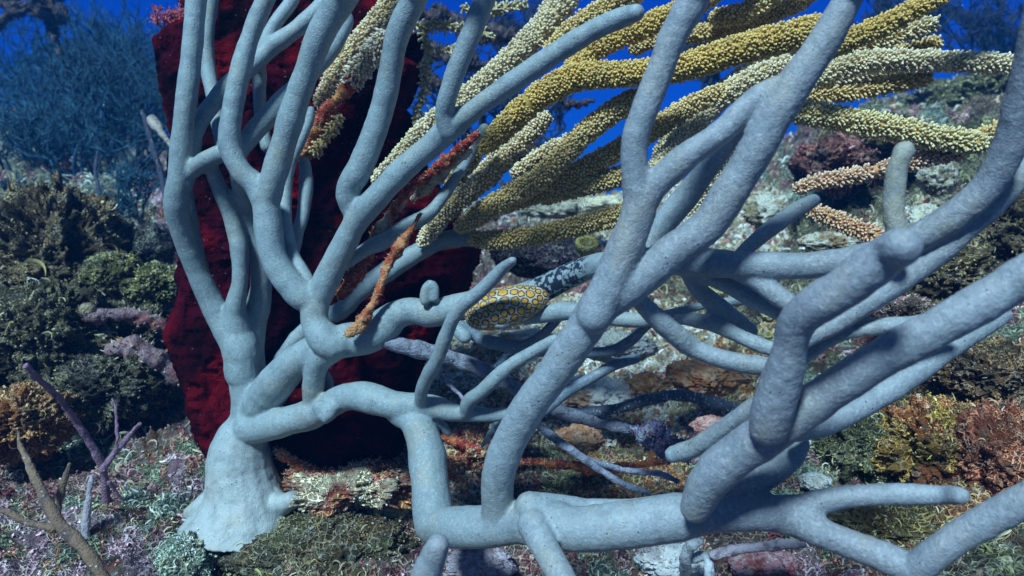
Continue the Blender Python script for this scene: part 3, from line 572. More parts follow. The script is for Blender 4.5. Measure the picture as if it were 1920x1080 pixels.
# ---------------------------------------------------------------- twigs crusted with orange sponge and hydroids
def crust(pts, ds, cols, name='crust', parent=None, seed=0, amp=.35, spikes=1.0, pcs=((.72, .55, .36), (.78, .72, .62), (.60, .25, .08))):
    c = rod(pts, ds, .0012); c[:, 3] *= .78*(1+.35*vnoise(c[:, :3]*170, seed)); V, Q, T = tube(c, 18); m = MB()
    X = np.repeat(c[:, :3], 18, axis=0); X = np.vstack([np.repeat(c[:1, :3], 54, axis=0), X, np.repeat(c[-1:, :3], 54, axis=0), c[:1, :3], c[-1:, :3]])
    rm = c[:, 3].mean(); n = fbm(V, .9/rm, 3, seed, ridged=False)
    V2 = X+(V-X)*(1+amp*2.2*n)[:, None]
    t = np.clip(fbm(V, .35/rm, 3, seed+9)*1.8+.5, 0, .999)*(len(cols)-1); i_ = t.astype(int); f = (t-i_)[:, None]; ca = np.array(cols)
    m.add(V2, Q, T, ca[i_]*(1-f)+ca[i_+1]*f)
    rg = np.random.default_rng(seed); ns = int(len(V)*.26*spikes); id_ = rg.choice(len(V), ns)
    out_ = V2[id_]-X[id_]; out_ /= np.linalg.norm(out_, axis=1)[:, None]+1e-9; out_ += rg.normal(0, .45, out_.shape)
    ln = rm*rg.uniform(.2, .6, (ns, 1)); b1 = np.cross(out_, rg.normal(size=out_.shape)); b1 /= np.linalg.norm(b1, axis=1)[:, None]; b2 = np.cross(out_, b1); b2 /= np.linalg.norm(b2, axis=1)[:, None]
    w_ = rm*rg.uniform(.06, .16, (ns, 1)); p0 = V2[id_]-out_*ln*.2
    sv = np.stack([p0+b1*w_, p0-.5*b1*w_+.87*b2*w_, p0-.5*b1*w_-.87*b2*w_, p0+out_*ln*1.1], 1)
    st_ = np.array([(0, 1, 3), (1, 2, 3), (2, 0, 3)])[None]+(np.arange(ns)*4)[:, None, None]
    pc = np.array(pcs)[rg.integers(0, 3, ns)]
    m.add(sv.reshape(-1, 3), None, st_.reshape(-1, 3), np.repeat(pc, 4, axis=0))
    return m.build(name, M_crust, parent)
OR = [(.34, .05, .02), (.52, .14, .04), (.40, .07, .025), (.60, .28, .12)]; RD = [(.30, .02, .015), (.42, .05, .02), (.25, .015, .015), (.55, .22, .06)]
TN = [(.55, .42, .26), (.70, .60, .45), (.50, .28, .12), (.72, .66, .55)]
o = crust([(788,402,6),(770,432,8),(752,458,14),(726,500,10),(713,537,11),(697,573,11),(675,610,15),(658,624,12)], [.345,.34,.34], OR, 'orange_crusted_twig', seed=1)
recenter(o, P(660, 625, .34)); tag(o, 'knobbly bright orange crusted twig hanging in front of the pale diagonal stem', 'crusted twig')
o = crust([(700,467,12),(683,490,16),(660,525,17),(640,550,12)], [.362,.37], RD, 'orange_crusted_twig', seed=2)
recenter(o, P(640, 550, .37)); tag(o, 'short deep red and orange crusted twig beside the left edge of the dark sponge gap', 'crusted twig')
e1 = empty('orange_crusted_twig', P(570, 290, .40), 'long twig crusted cream above and red orange below, standing against the dark red sponge', 'crusted twig')
o = crust([(660,150,16),(617,207,19),(590,247,18),(568,295,13)], [.395,.40], RD, 'orange_crust', e1, seed=3)
polyp_rod([(725,60,14),(700,98,19),(675,130,21),(650,160,19)], [.395,.395], (.45,.33,.16), (.78,.72,.62), name='cream_polyps', parent=e1, seed=60, plen=11, dens=1.3)
polyp_rod([(640,215,9),(615,252,10),(585,290,9)], [.398,.398], (.45,.30,.12), (.70,.55,.30), name='cream_polyps', parent=e1, seed=61, plen=9)
e1 = empty('orange_crusted_twig', P(763, 353, .37), 'red and tan crusted twig running along the underside of the long pale diagonal branch', 'crusted twig')
crust([(893,252,9),(850,290,12),(806,325,11),(766,358,9)], [.335,.36], RD, 'red_crust', e1, seed=4)
crust([(880,282,9),(840,315,12),(800,350,12),(775,372,8)], [.345,.37], TN, 'tan_crust', e1, seed=5)
o = crust([(760,370,10),(735,400,14),(715,432,14),(700,448,9)], [.36,.365], TN[:2]+OR[1:3], 'tan_crusted_twig', seed=6); recenter(o, P(700, 448, .365)); tag(o, 'tan and yellow crusted stub under the fork of the pale branches', 'crusted twig')
o = crust([(525,850,10),(560,872,14),(600,893,18),(650,905,20),(710,915,20),(765,912,14)], [.40,.415,.415], OR+TN[:1]+OR, 'orange_crust_ridge', seed=7, spikes=1.6); recenter(o, P(640, 925, .42)); tag(o, 'orange crusted ridge with pale bristles right of the coral base', 'encrusting sponge')
o = crust([(835,822,9),(880,838,12),(930,858,13),(980,868,10)], [.40,.40], RD[:2]+OR, 'orange_crusted_twig', seed=8, spikes=1.5); recenter(o, P(835, 822, .40)); tag(o, 'pink and orange bristly twig just right of the pale vertical branch', 'crusted twig')
o = crust([(995,865,9),(1060,872,12),(1130,880,12),(1190,872,9),(1260,862,7)], [.40,.41], RD+OR[:2], 'orange_crusted_twig', seed=9, spikes=1.5); recenter(o, P(995, 865, .40)); tag(o, 'red brown bristly twig lying behind the thin grey rods', 'crusted twig')

# ---------------------------------------------------------------- dull dead rods low in the middle
def ragged(name, rods, label, cat, colr, seed=0):
    p0 = rods[0][0][0]; e_ = empty(name, P(p0[0], p0[1], rods[0][1][0]), label, cat); c3 = [tuple(np.array(colr)*f_) for f_ in (.7, 1.3, 1.0, 2.0)]
    for q, (pts, ds) in enumerate(rods): crust(pts, ds if len(ds) > 1 else ds*2, c3, 'arm', e_, seed=seed+q, amp=.7, spikes=.9, pcs=c3[:3])
    return e_
def plain_rod(name, rods, mat, colr, label, cat, parts='rod', knobs=0, jit=.0006, group=None, seed=0):
    p0 = rods[0][0][0]; e_ = empty(name, P(p0[0], p0[1], rods[0][1][0]), label, cat, group)
    for q, (pts, ds) in enumerate(rods):
        c = rod(pts, ds, .002); c[:, 3] *= .84*(1+.16*vnoise(c[:, :3]*200, seed+q)); V, Q, T = tube(c, 12); m = MB()
        m.add(V+nvec(V, 500, jit, q), Q, T, np.array(colr)*(1+.35*fbm(V, 150, 3, q))[:, None])
        if knobs:
            rg = np.random.default_rng(seed+q); n = int(len(c)*knobs); k = rg.integers(2, len(c)-1, n); Tn, Nn, Bn = frames(c)
            a = rg.uniform(0, 6.28, n)[:, None]; rad = Nn[k]*np.cos(a)+Bn[k]*np.sin(a)
            O = np.array([(1, 0, 0), (0, 1, 0), (-1, 0, 0), (0, -1, 0), (0, 0, 1), (0, 0, -1)], dtype=float)
            Tt = np.array([(0, 1, 4), (1, 2, 4), (2, 3, 4), (3, 0, 4), (1, 0, 5), (2, 1, 5), (3, 2, 5), (0, 3, 5)])
            s_ = (c[k, 3]*rg.uniform(.12, .24, n))[:, None, None]
            Vk = O[None]*s_+(c[k, :3]+rad*c[k, 3:4]*1.02)[:, None]
            m.add(Vk.reshape(-1, 3), None, (Tt[None]+(np.arange(n)*6)[:, None, None]).reshape(-1, 3), (.55, .57, .62))
        m.build(parts, mat, e_)
    return e_
plain_rod('dead_sea_rod', [([(725,640,18),(770,652,20),(820,664,18),(870,680,18),(925,703,18),(985,740,17),(1053,772,16),(1120,791,15),(1170,803,13),(1215,818,11)], [.352,.36,.37])], M_dull, (.26, .27, .33),
          'thick grey violet dead rod sloping down right from the pale fork to a dark tuft', 'dead coral', seed=3)
tuft = [o_ for o_ in bpy.data.objects if o_.name.startswith('dead_sea_rod')][0]
crust([(1185,805,9),(1205,808,16),(1230,820,22),(1258,838,24),(1285,860,12)], [.335,.33], [(.05, .05, .14), (.14, .16, .30), (.07, .07, .18), (.30, .33, .42)], 'tuft', tuft, pcs=((.06,.07,.20),(.30,.34,.50),(.10,.12,.28)), seed=20, amp=.75, spikes=3)
plain_rod('dark_knobbly_rod', [([(1065,775,9),(1110,772,11),(1153,767,12),(1220,748,13),(1270,741,13),(1330,752,14),(1400,775,14),(1450,800,12)], [.37,.355,.34])], M_dull, (.11, .14, .19),
          'dark slate rod dotted with small white polyps arching above the rubble', 'sea rod', knobs=4.2, seed=5)
plain_rod('thin_grey_rod', [([(1000,790,10),(1035,818,10),(1070,843,10),(1120,877,9),(1163,905,8),(1215,925,7)], [.36,.35]), ([(1050,828,7),(1087,853,7),(1137,873,7),(1187,884,7),(1237,888,7),(1270,902,6)], [.36,.365])], M_dull, (.24, .26, .34),
          'pair of thin grey violet rods slanting down behind the big front branch', 'dead coral', seed=8)
plain_rod('thin_violet_rod', [([(826,705,5),(850,728,5),(872,752,5)], [.37,.37])], M_dull, (.34, .32, .42), 'short thin violet twig between the two hooked pale branches', 'dead coral', seed=9)
plain_rod('thin_slate_rod', [([(905,705,9),(930,690,9),(955,662,10)], [.375,.36])], M_dull, (.10, .15, .22), 'short dark slate stub pointing up under the spotted snail', 'dead coral', seed=12)
plain_rod('thin_blue_rod', [([(905,835,5),(918,815,7),(930,795,7),(948,775,7)], [.37,.35])], M_dull, (.26, .36, .44), 'short blue grey rod under the horizontal pale branch', 'dead coral', seed=10)

# ---------------------------------------------------------------- spotted snail
def snail():
    d_ = .317; root = empty('spotted_sea_snail', P(950, 600, .328), 'small cream sea snail with dark ringed yellow spots on the pale middle branch', 'sea snail')
    nu, nv_ = 300, 190; u = np.linspace(-math.pi, math.pi, nu, endpoint=False); v = np.linspace(-math.pi/2, math.pi/2, nv_)
    U, Vv = np.meshgrid(u, v); L = 81*d_/FPX; H = 40*d_/FPX
    sx_ = np.sin(Vv); cxy = np.cos(Vv)**.82
    prof = 1.0-.10*sx_-.10*sx_**2
    x = sx_*L; y = cxy*np.cos(U)*H*prof; z = cxy*np.sin(U)*H*prof
    z = z*np.where(z < 0, .9, 1.0)
    p = np.stack([x, y, z], -1).reshape(-1, 3)
    rg = np.random.default_rng(4); seeds = []
    tries = 0
    while tries < 6000:
        tries += 1
        q = p[rg.integers(len(p))]
        if all(np.linalg.norm(q-s_) > .0030*(.72+.4*math.cos(q[0]/L*1.4)) for s_ in seeds): seeds.append(q)
    sd = np.array(seeds); F1 = np.empty(len(p)); F2 = np.empty(len(p)); pw = p+nvec(p, 500, .00035)
    for s_ in range(0, len(p), 10000):
        D = np.sort(np.linalg.norm(pw[s_:s_+10000, None]-sd[None], axis=-1), axis=1); F1[s_:s_+10000] = D[:, 0]; F2[s_:s_+10000] = D[:, 1]
    nnd = np.sort(np.linalg.norm(sd[:, None]-sd[None], axis=-1), axis=1)[:, 1]; idn = np.empty(len(p), dtype=int)
    for s_ in range(0, len(p), 10000): idn[s_:s_+10000] = np.argmin(np.linalg.norm(pw[s_:s_+10000, None]-sd[None], axis=-1), axis=1)
    g = .5*(F2-F1)+.5*(nnd[idn]*1.08-2*F1); big = F1
    white = np.array([.52, .44, .34]); dark = np.array([.035, .018, .012]); yel_ = np.array([.62, .33, .055])
    a1 = hermes(.0001, .00025, g)[:, None]; a2 = hermes(.0012, .00135, g)[:, None]
    far = hermes(.0030, .0033, big)[:, None]
    c_ = white*(1-a1)+dark*a1; c_ = c_*(1-a2)+(yel_*(1+.35*fbm(p, 500, 2, 3)[:, None]))*a2
    c_ = c_*(1-far)+white*far
    p = p + (p/np.linalg.norm(p, axis=1)[:, None])*(a2[:, 0]*.00008)[:, None]
    ax = RT*math.cos(math.radians(16))+UP*math.sin(math.radians(16)); ay = FW*-1; az = np.cross(ax, ay)*-1
    az = np.cross(FW, ax)*-1; az = az if az@UP > 0 else -az
    W = P(951, 577, d_)+p[:, :1]*ax+p[:, 1:2]*FW+p[:, 2:3]*az
    j = np.arange(nv_-1)[:, None]*nu; i_ = np.arange(nu)[None]; i2 = (i_+1) % nu
    Q = np.stack([j+i_, j+i2, j+nu+i2, j+nu+i_], -1).reshape(-1, 4)
    mesh_obj('mantle', W, Q, M_shell, root, col=np.clip(c_, .01, .8))
    m = MB()
    for pts in ([(905,612,3),(922,606,6),(940,607,8),(960,603,5),(985,597,3)],):
        V, Q, T = tube(rod(pts, [.311,.313]), 12); m.add(V+nvec(V, 400, .0004), Q, T, (.62, .66, .68))
    m.build('foot', M_shell, root)
snail()

# ---------------------------------------------------------------- dark red sponge slab
def slab(name, outline, d0, thick, mat, colf, lump, label, cat, tilt=0.0, res=230, seed=0):
    poly = np.array(outline, dtype=float); pq = np.column_stack([poly, poly[:, 0]*0]); pq = crom(np.vstack([pq, pq[:1]]), 9)[:-1]; nn_ = vnoise(pq*.035, 3)[:, None]*6+vnoise(pq*.1, 6)[:, None]*3; poly = (pq[:, :2]-np.array([960, 540]))*.986+np.array([960, 540])+np.column_stack([nn_[:, 0], vnoise(pq*.045, 9)*5]); pc = np.vstack([poly, poly[:1]])
    x0, y0 = poly.min(0)-4; x1, y1 = poly.max(0)+4; nx = res; ny = int(res*(y1-y0)/(x1-x0))
    X, Y = np.meshgrid(np.linspace(x0, x1, nx), np.linspace(y0, y1, ny)); q = np.stack([X.ravel(), Y.ravel()], -1)
    ins = np.zeros(len(q), bool); dist = np.full(len(q), 1e9)
    for a, b in zip(pc[:-1], pc[1:]):
        cnd = ((a[1] > q[:, 1]) != (b[1] > q[:, 1])); xi = (b[0]-a[0])*(q[:, 1]-a[1])/((b[1]-a[1]) or 1e-9)+a[0]; ins ^= cnd & (q[:, 0] < xi)
        ab = b-a; t = np.clip(((q-a)@ab)/(ab@ab+1e-9), 0, 1); dist = np.minimum(dist, np.linalg.norm(q-a-t[:, None]*ab, axis=1))
    sd = np.where(ins, dist, -dist); rim = 75.0
    tt = np.clip(sd/rim, 0, 1); hh = np.sqrt(1-(1-tt)**2)
    dl = d0+tilt*(q[:, 1]-540)/540
    def side(sgn):
        dd = dl+sgn*thick*hh; v = FW[None]*dd[:, None]+RT*((q[:, 0]-960)/FPX*dl)[:, None]-UP*((q[:, 1]-540)/FPX*dl)[:, None]
        n = fbm(v*np.array([1, 1, .6]), 34, 3, seed)*.8+fbm(v, 120, 3, seed+3, ridged=True)*.3
        return v+(FW*sgn)[None]*(lump*n*hh)[:, None]
    Vf, Vb = side(-1), side(1); keep = sd > -1.5*(x1-x0)/nx
    j = np.arange(ny-1)[:, None]*nx; i_ = np.arange(nx-1)[None]; Q = np.stack([j+i_, j+i_+1, j+nx+i_+1, j+nx+i_], -1).reshape(-1, 4)
    Q = Q[keep[Q].all(1)]; N0 = len(Vf); allV = np.vstack([Vf, Vb]); allQ = np.vstack([Q, Q[:, ::-1]+N0])
    ed = np.vstack([Q[:, [0, 1]], Q[:, [1, 2]], Q[:, [2, 3]], Q[:, [3, 0]]]); es = np.sort(ed, 1); _, ix, ct = np.unique(es, axis=0, return_index=True, return_counts=True)
    be = ed[ix[ct == 1]]; allQ = np.vstack([allQ, np.stack([be[:, 1], be[:, 0], be[:, 0]+N0, be[:, 1]+N0], -1)])
    u, inv = np.unique(allQ, return_inverse=True); V = allV[u]
    o = mesh_obj(name, V, inv.reshape(-1, 4), mat, col=colf(V)); recenter(o, V[np.argmin(V[:, 2])]); return tag(o, label, cat)
slab('red_sponge', [(296,72),(318,58),(345,40),(352,-40),(560,-60),(705,-40),(740,20),(770,55),(795,62),(792,95),(778,110),(792,130),(772,165),(758,200),(778,235),(772,262),(795,300),(815,330),(845,380),(892,420),(897,470),(886,500),(878,545),(850,600),(800,680),(775,760),(752,850),(715,862),(680,880),(620,895),(560,875),(510,850),(470,880),(420,880),(385,850),(362,780),(345,715),(330,672),(316,630),(322,590),(338,560),(336,500),(330,420),(325,320),(322,240),(304,170),(298,120)],
     .465, .035, M_sponge, lambda V: np.array([.026, .0007, .0040])[None]*np.clip(1+2.4*fbm(V, 42, 4, 5), .15, 3)[:, None], .016,
     'tall dark red sponge with a velvety surface behind the pale branches', 'sponge', tilt=-.02)

# ---------------------------------------------------------------- lumps, stones and small growths on the reef
def blob(name, px, py, d_, rx, ry, rz, mat, cols, label, cat, amp=.25, sc=3.0, seed=0, res=(48, 30), parent=None, bristle=0, group=None, pal=None):
    cpt = P(px, py, d_); k = d_/FPX; u = np.linspace(0, 2*math.pi, res[0], endpoint=False); v = np.linspace(-math.pi/2, math.pi/2, res[1])
    U, V_ = np.meshgrid(u, v); dirs = np.stack([np.cos(V_)*np.cos(U), np.cos(V_)*np.sin(U), np.sin(V_)], -1).reshape(-1, 3)
    dn = dirs*np.array([rx, rz, ry])/max(rx, ry, rz)*1.25                # same grain in every direction, however flat the lump
    n = fbm(dn+seed*3.1, sc*.5, 4, seed)+.45*fbm(dn+seed, sc*2.2, 4, seed+4, ridged=True)+.12*fbm(dn+seed, sc*7, 3, seed+6)
    p = dirs*np.array([rx, rz, ry])*k*(1+amp*n)[:, None]+cpt
    j = np.arange(res[1]-1)[:, None]*res[0]; i_ = np.arange(res[0])[None]; i2 = (i_+1) % res[0]
    Q = np.stack([j+i_, j+i2, j+res[0]+i2, j+res[0]+i_], -1).reshape(-1, 4)
    ca = np.array(cols); t = np.clip(fbm(p, 1.6/(max(rx, ry)*k), 4, seed+8)*2+.5, 0, .999)*(len(ca)-1); ii = t.astype(int); f = (t-ii)[:, None]
    cc = ca[ii]*(1-f)+ca[ii+1]*f
    o = mesh_obj(name, p, Q, mat, parent, col=cc)
    if parent is None: recenter(o, cpt-np.array([0, 0, ry*k*.8])); tag(o, label, cat, group)
    return o, p, cc
def mossy(name, px, py, d_, rx, ry, rz, key, label, cat, n=900, seed=0, amp=.4, fs=9):
    """a lump wholly overgrown: body plus its own frilly growth"""
    e_ = empty(name, P(px, py+ry*.8, d_), label, cat)
    cols = PAL[key][:4] if isinstance(key, str) else key
    _, p, cc = blob('body', px, py, d_, rx, ry, rz, M_reef, [tuple(1.6*v_ for v_ in c_) for c_ in cols], None, None, amp=amp*1.5, sc=5, seed=seed, res=(170, 110), parent=e_)
    rg = np.random.default_rng(seed+1); gid = rg.choice(len(p), n*5); gid = gid[fbm(p[gid], 2.6/(max(rx, ry)*d_/FPX), 3, seed+30) > -.04]; ng = len(gid)
    grains(p[gid]+rg.normal(0, .0006, (ng, 3)), np.clip(np.array([PAL_G[q_] for q_ in rg.integers(0, len(PAL_G), ng)])*.35*(rg.random((ng, 1)) < .4)+cc[gid]*rg.uniform(.4, 2.8, (ng, 1)), .01, .75), rg.uniform(.7, 2.0, ng)*d_/FPX, 'granules', e_, seed)
    n = int(n*.28); id_ = rg.choice(len(p), n); fs = fs*.55; o = fronds(p[id_], cc[id_]*rg.uniform(.7, 1.8, (n, 1)), np.full(n, fs*d_/FPX)*rg.uniform(.5, 1.3, n), 'fronds', seed=seed)
    v = np.empty(len(o.data.vertices)*3, dtype=np.float32); o.data.vertices.foreach_get('co', v); v = v.reshape(-1, 3)-np.array(e_.location); o.data.vertices.foreach_set('co', v.astype(np.float32).ravel()); o.parent = e_
    return e_
PAL_G = [(.7, .68, .55), (.55, .5, .3), (.6, .62, .6), (.5, .3, .12), (.35, .38, .2)]
def grains(V0, cols, size, name, parent, seed):
    rg = np.random.default_rng(seed); n = len(V0)
    O = np.array([(1, 0, 0), (0, 1, 0), (-1, 0, 0), (0, -1, 0), (0, 0, 1), (0, 0, -1)], dtype=float)
    T = np.array([(0, 1, 4), (1, 2, 4), (2, 3, 4), (3, 0, 4), (1, 0, 5), (2, 1, 5), (3, 2, 5), (0, 3, 5)])
    V = O[None]*(size[:, None]*rg.uniform(.4, 1.8, (n, 3)))[:, None]
    A = np.linalg.qr(rg.normal(size=(n, 3, 3)))[0]; V = np.einsum('nij,nkj->nki', A, V)+V0[:, None]
    return mesh_obj(name, V.reshape(-1, 3), (T[None]+np.arange(n)[:, None, None]*6).reshape(-1, 3), M_frond, parent, col=np.repeat(cols, 6, axis=0), smooth=False)
BRN = [(.07, .045, .02), (.13, .085, .03), (.04, .03, .018), (.17, .12, .05)]
mossy('algae_mound', 110, 500, .62, 115, 120, 120, BRN, 'big dark brown mound of frilly algae left of the yellow green lump', 'algae mound', n=2600, seed=11)
mossy('algae_mound', 90, 640, .52, 110, 90, 110, [(.055, .045, .02), (.09, .075, .03), (.03, .028, .015), (.12, .10, .05)], 'olive brown algae mound at the left edge above the violet twig', 'algae mound', n=2200, seed=12)
mossy('algae_mound', 270, 620, .58, 70, 60, 80, [(.06, .06, .03), (.10, .09, .04), (.04, .035, .02)], 'dark olive mound pressed against the left side of the red sponge', 'algae mound', n=900, seed=13, fs=7)
mossy('algae_mound', 125, 410, .66, 75, 48, 70, [(.30, .14, .04), (.18, .08, .03), (.34, .20, .08)], 'rusty orange mound capping the brown algae at left', 'algae mound', n=700, seed=14, fs=7)
mossy('algae_mound', 210, 730, .50, 95, 60, 90, [(.05, .045, .025), (.09, .08, .035), (.03, .025, .02)], 'dark hollow algae mound below the crusted pipes', 'algae mound', n=1200, seed=15, fs=8)
mossy('algae_mound', 40, 790, .44, 75, 55, 80, [(.34, .13, .04), (.38, .20, .08), (.16, .07, .03)], 'orange brown mound at the left edge behind the brown twig', 'algae mound', n=700, seed=16, fs=7)
mossy('green_lump_coral', 212, 512, .57, 46, 36, 50, [(.12, .115, .035), (.16, .15, .05), (.08, .08, .03)], 'rounded yellow green lump coral on the reef at left', 'coral', n=260, amp=.2, seed=21, fs=5)
mossy('green_lump_coral', 295, 535, .58, 50, 34, 50, [(.12, .12, .035), (.19, .18, .06), (.08, .08, .03)], 'flatter olive lump coral touching the red sponge edge', 'coral', n=320, amp=.3, seed=22, fs=6)
o, _, _ = blob('round_tunicate', 165, 581, .50, 15, 14, 15, M_stone, [(.22, .17, .10), (.34, .28, .18)], 'small tan ball at the end of the upper crusted pipe', 'sea squirt', amp=.06, seed=23, res=(30, 18))
crustpipe = [(.20, .13, .17), (.30, .22, .26), (.14, .10, .12), (.24, .08, .10)]
o = crust([(172,592,16),(210,588,17),(255,592,17),(300,612,16),(335,640,14)], [.50,.53], crustpipe, 'crusted_pipe', seed=31, amp=.28, spikes=.5); recenter(o, P(335, 640, .53)); tag(o, 'upper violet crusted pipe leaning on the red sponge', 'dead coral')
o = crust([(212,655,20),(240,652,26),(285,670,24),(325,700,18),(345,715,14)], [.49,.51], crustpipe, 'crusted_pipe', seed=32, amp=.28, spikes=.5); recenter(o, P(345, 715, .51)); tag(o, 'lower and thicker violet crusted pipe leaning on the red sponge', 'dead coral')
o, _, _ = blob('dark_hollow_sponge', 282, 470, .66, 38, 42, 40, M_reef, [(.02, .025, .03), (.05, .06, .06), (.03, .03, .03)], 'dark tattered sponge lump left of the tall pale branch', 'sponge', amp=.35, seed=24)
mossy('algae_mound', 600, 1030, .385, 170, 60, 80, [(.05, .035, .015), (.09, .06, .02), (.035, .03, .015), (.10, .09, .04)], 'dark brown hummock in front of the coral base', 'algae mound', n=1500, seed=17, amp=.22, fs=6)
mossy('orange_sponge_ridge', 655, 912, .405, 125, 30, 60, [(.50, .16, .04), (.58, .30, .12), (.30, .05, .04), (.60, .52, .36)], 'knobbly orange and cream crust spilling between the coral base and the vertical pale branch', 'encrusting sponge', n=500, seed=27, amp=.5, fs=5)
mossy('orange_sponge_ridge', 885, 850, .415, 50, 40, 50, [(.45, .14, .08), (.55, .34, .16), (.50, .44, .36), (.30, .06, .06)], 'pink and orange rubble heap right of the vertical pale branch', 'encrusting sponge', n=350, seed=28, amp=.5, fs=4)
mossy('algae_mound', 350, 1055, .37, 55, 48, 60, PAL['teal'][:4], 'grey green tufted hummock left below the coral base', 'algae mound', n=800, seed=18, amp=.2, fs=5)
RT_ = [('right', 1760, 840, .40, 90, 75, 90, [(.30, .16, .03), (.40, .23, .04), (.16, .09, .03), (.36, .11, .03)], 'golden brown algae mound at right above the long pale finger', 1400),
 ('', 1630, 850, .43, 75, 60, 80, PAL['olive'][:4], 'olive frilly algae mound right of the thick front branches', 1300),
 ('', 1870, 860, .37, 65, 80, 80, [(.36, .10, .05), (.44, .15, .07), (.20, .06, .03)], 'rusty red sponge mound at the right edge', 700),
 ('', 1650, 985, .365, 95, 45, 70, [(.16, .12, .03), (.24, .16, .05), (.12, .10, .04)], 'yellow brown mound below the long pale finger', 1100),
 ('', 1860, 700, .44, 90, 50, 80, [(.12, .075, .03), (.20, .10, .04), (.08, .05, .03)], 'brown algae ledge at the right edge under the thick diagonal branch', 1100),
 ('', 1760, 520, .55, 95, 70, 90, BRN, 'dark brown algae bank behind the round ended branch', 1500),
 ('', 1690, 590, .50, 55, 28, 50, [(.18, .08, .08), (.26, .16, .14), (.10, .06, .05)], 'reddish crusted lump between the pale branches at right', 500),
 ('', 1890, 430, .55, 70, 70, 80, BRN, 'dark brown algae bank at the right edge behind the curved branch', 900),
 ('', 1640, 275, .85, 85, 40, 90, [(.07, .06, .02), (.12, .09, .03), (.04, .03, .02)], 'dark olive mound under the yellow rods at right', 1000),
 ('', 1560, 310, .80, 55, 40, 70, [(.14, .03, .03), (.22, .07, .06), (.08, .03, .03)], 'maroon crusted knoll under the yellow rods', 500),
 ('', 1840, 200, 1.15, 95, 50, 120, PAL['olive'][:4], 'distant olive algae knoll above the right yellow rod tips', 1500),
 ('', 1690, 790, .46, 60, 50, 60, [(.16, .10, .03), (.26, .16, .05), (.09, .06, .02)], 'brown algae tuft bank just under the thick diagonal branch', 800)]
for q, (_, x, y, d_, rx, ry, rz, key, lab, n) in enumerate(RT_): mossy('algae_mound', x, y, d_, rx, ry, rz, key, lab, 'algae mound', n=n, seed=40+q, fs=7)
STN = [(1085,825,.44,42,24,'flat tan orange stone under the thick grey dead rod',[(.50,.27,.14),(.60,.36,.22),(.42,.20,.10)]),
 (1212,722,.50,30,22,'orange stone above the dark knobbly rod',[(.50,.24,.09),(.58,.32,.14),(.40,.18,.07)]),
 (1320,705,.50,65,26,'wide rust orange crusted slab left of the thick front branches',[(.42,.19,.09),(.52,.27,.13),(.34,.12,.06)]),
 (1335,800,.45,32,17,'pink stone beside the dark knobbly rod',[(.50,.24,.20),(.60,.34,.30),(.42,.16,.14)]),
 (1160,650,.55,62,26,'bright white rock directly behind the middle branches',[(.72,.76,.72),(.80,.80,.76),(.60,.64,.58)]),
 (985,640,.48,60,20,'white pitted rock under the spotted snail',[(.72,.70,.62),(.80,.78,.72),(.55,.45,.30)]),
 (1120,740,.50,70,26,'white crumbly rock between the dead rods',[(.72,.72,.66),(.80,.80,.76),(.40,.24,.16)]),
 (955,812,.47,45,22,'pale green grey rock under the horizontal branch',[(.45,.50,.42),(.60,.62,.52),(.35,.30,.2)]),
 (1140,385,.95,42,16,'cream rock on the skyline between yellow rods',[(.70,.66,.45),(.80,.78,.60),(.55,.48,.30)]),
 (1050,395,1.05,60,14,'pale rock ledge on the skyline left of the cream rock',[(.35,.38,.28),(.48,.46,.34),(.25,.26,.20)]),
 (730,945,.41,45,22,'pale yellow lobed rock beside the vertical pale branch',[(.62,.58,.34),(.50,.44,.22),(.70,.68,.50)]),
 (900,1060,.36,60,24,'mauve speckled stone at the bottom between the pale stubs',[(.40,.32,.38),(.50,.44,.50),(.28,.18,.22)]),
 (1260,1050,.36,60,26,'white speckled stone at the bottom centre',[(.55,.58,.60),(.66,.66,.66),(.40,.38,.40)]),
 (1430,1060,.35,60,28,'maroon and mauve stone below the long branch',[(.34,.10,.12),(.42,.22,.26),(.26,.08,.08)]),
 (1530,905,.41,26,14,'white knob right of the thick branch fork',[(.60,.66,.66),(.72,.74,.72),(.5,.5,.45)]),
 (1740,415,.56,34,26,'cream speckled rock behind the upright finger',[(.62,.62,.48),(.70,.70,.60),(.30,.25,.12)]),
 (1760,330,.66,30,32,'pale mottled rock behind the right yellow rods',[(.50,.48,.36),(.62,.60,.48),(.16,.14,.08)]),
 (1440,400,.62,36,30,'pale crumbly rock left of the pale pointed rod',[(.55,.58,.48),(.64,.64,.54),(.24,.20,.10)]),
 (1560,455,.56,50,18,'cream rubble heap above the long horizontal branch',[(.55,.53,.42),(.66,.64,.52),(.28,.18,.08)])]
for q, (x, y, d_, rx, ry, lab, cols) in enumerate(STN): blob('reef_stone', x, y, d_, rx, ry, rx*.8, M_stone, cols, lab, 'stone', amp=.42, sc=5, seed=70+q, res=(90, 54))
blob('dark_purple_sponge', 1025, 478, .62, 95, 42, 70, M_reef, [(.03,.015,.05),(.06,.03,.08),(.015,.012,.04)], 'dark purple sponge behind the snail and below the lowest yellow rod', 'sponge', amp=.2, seed=95, res=(90, 54))
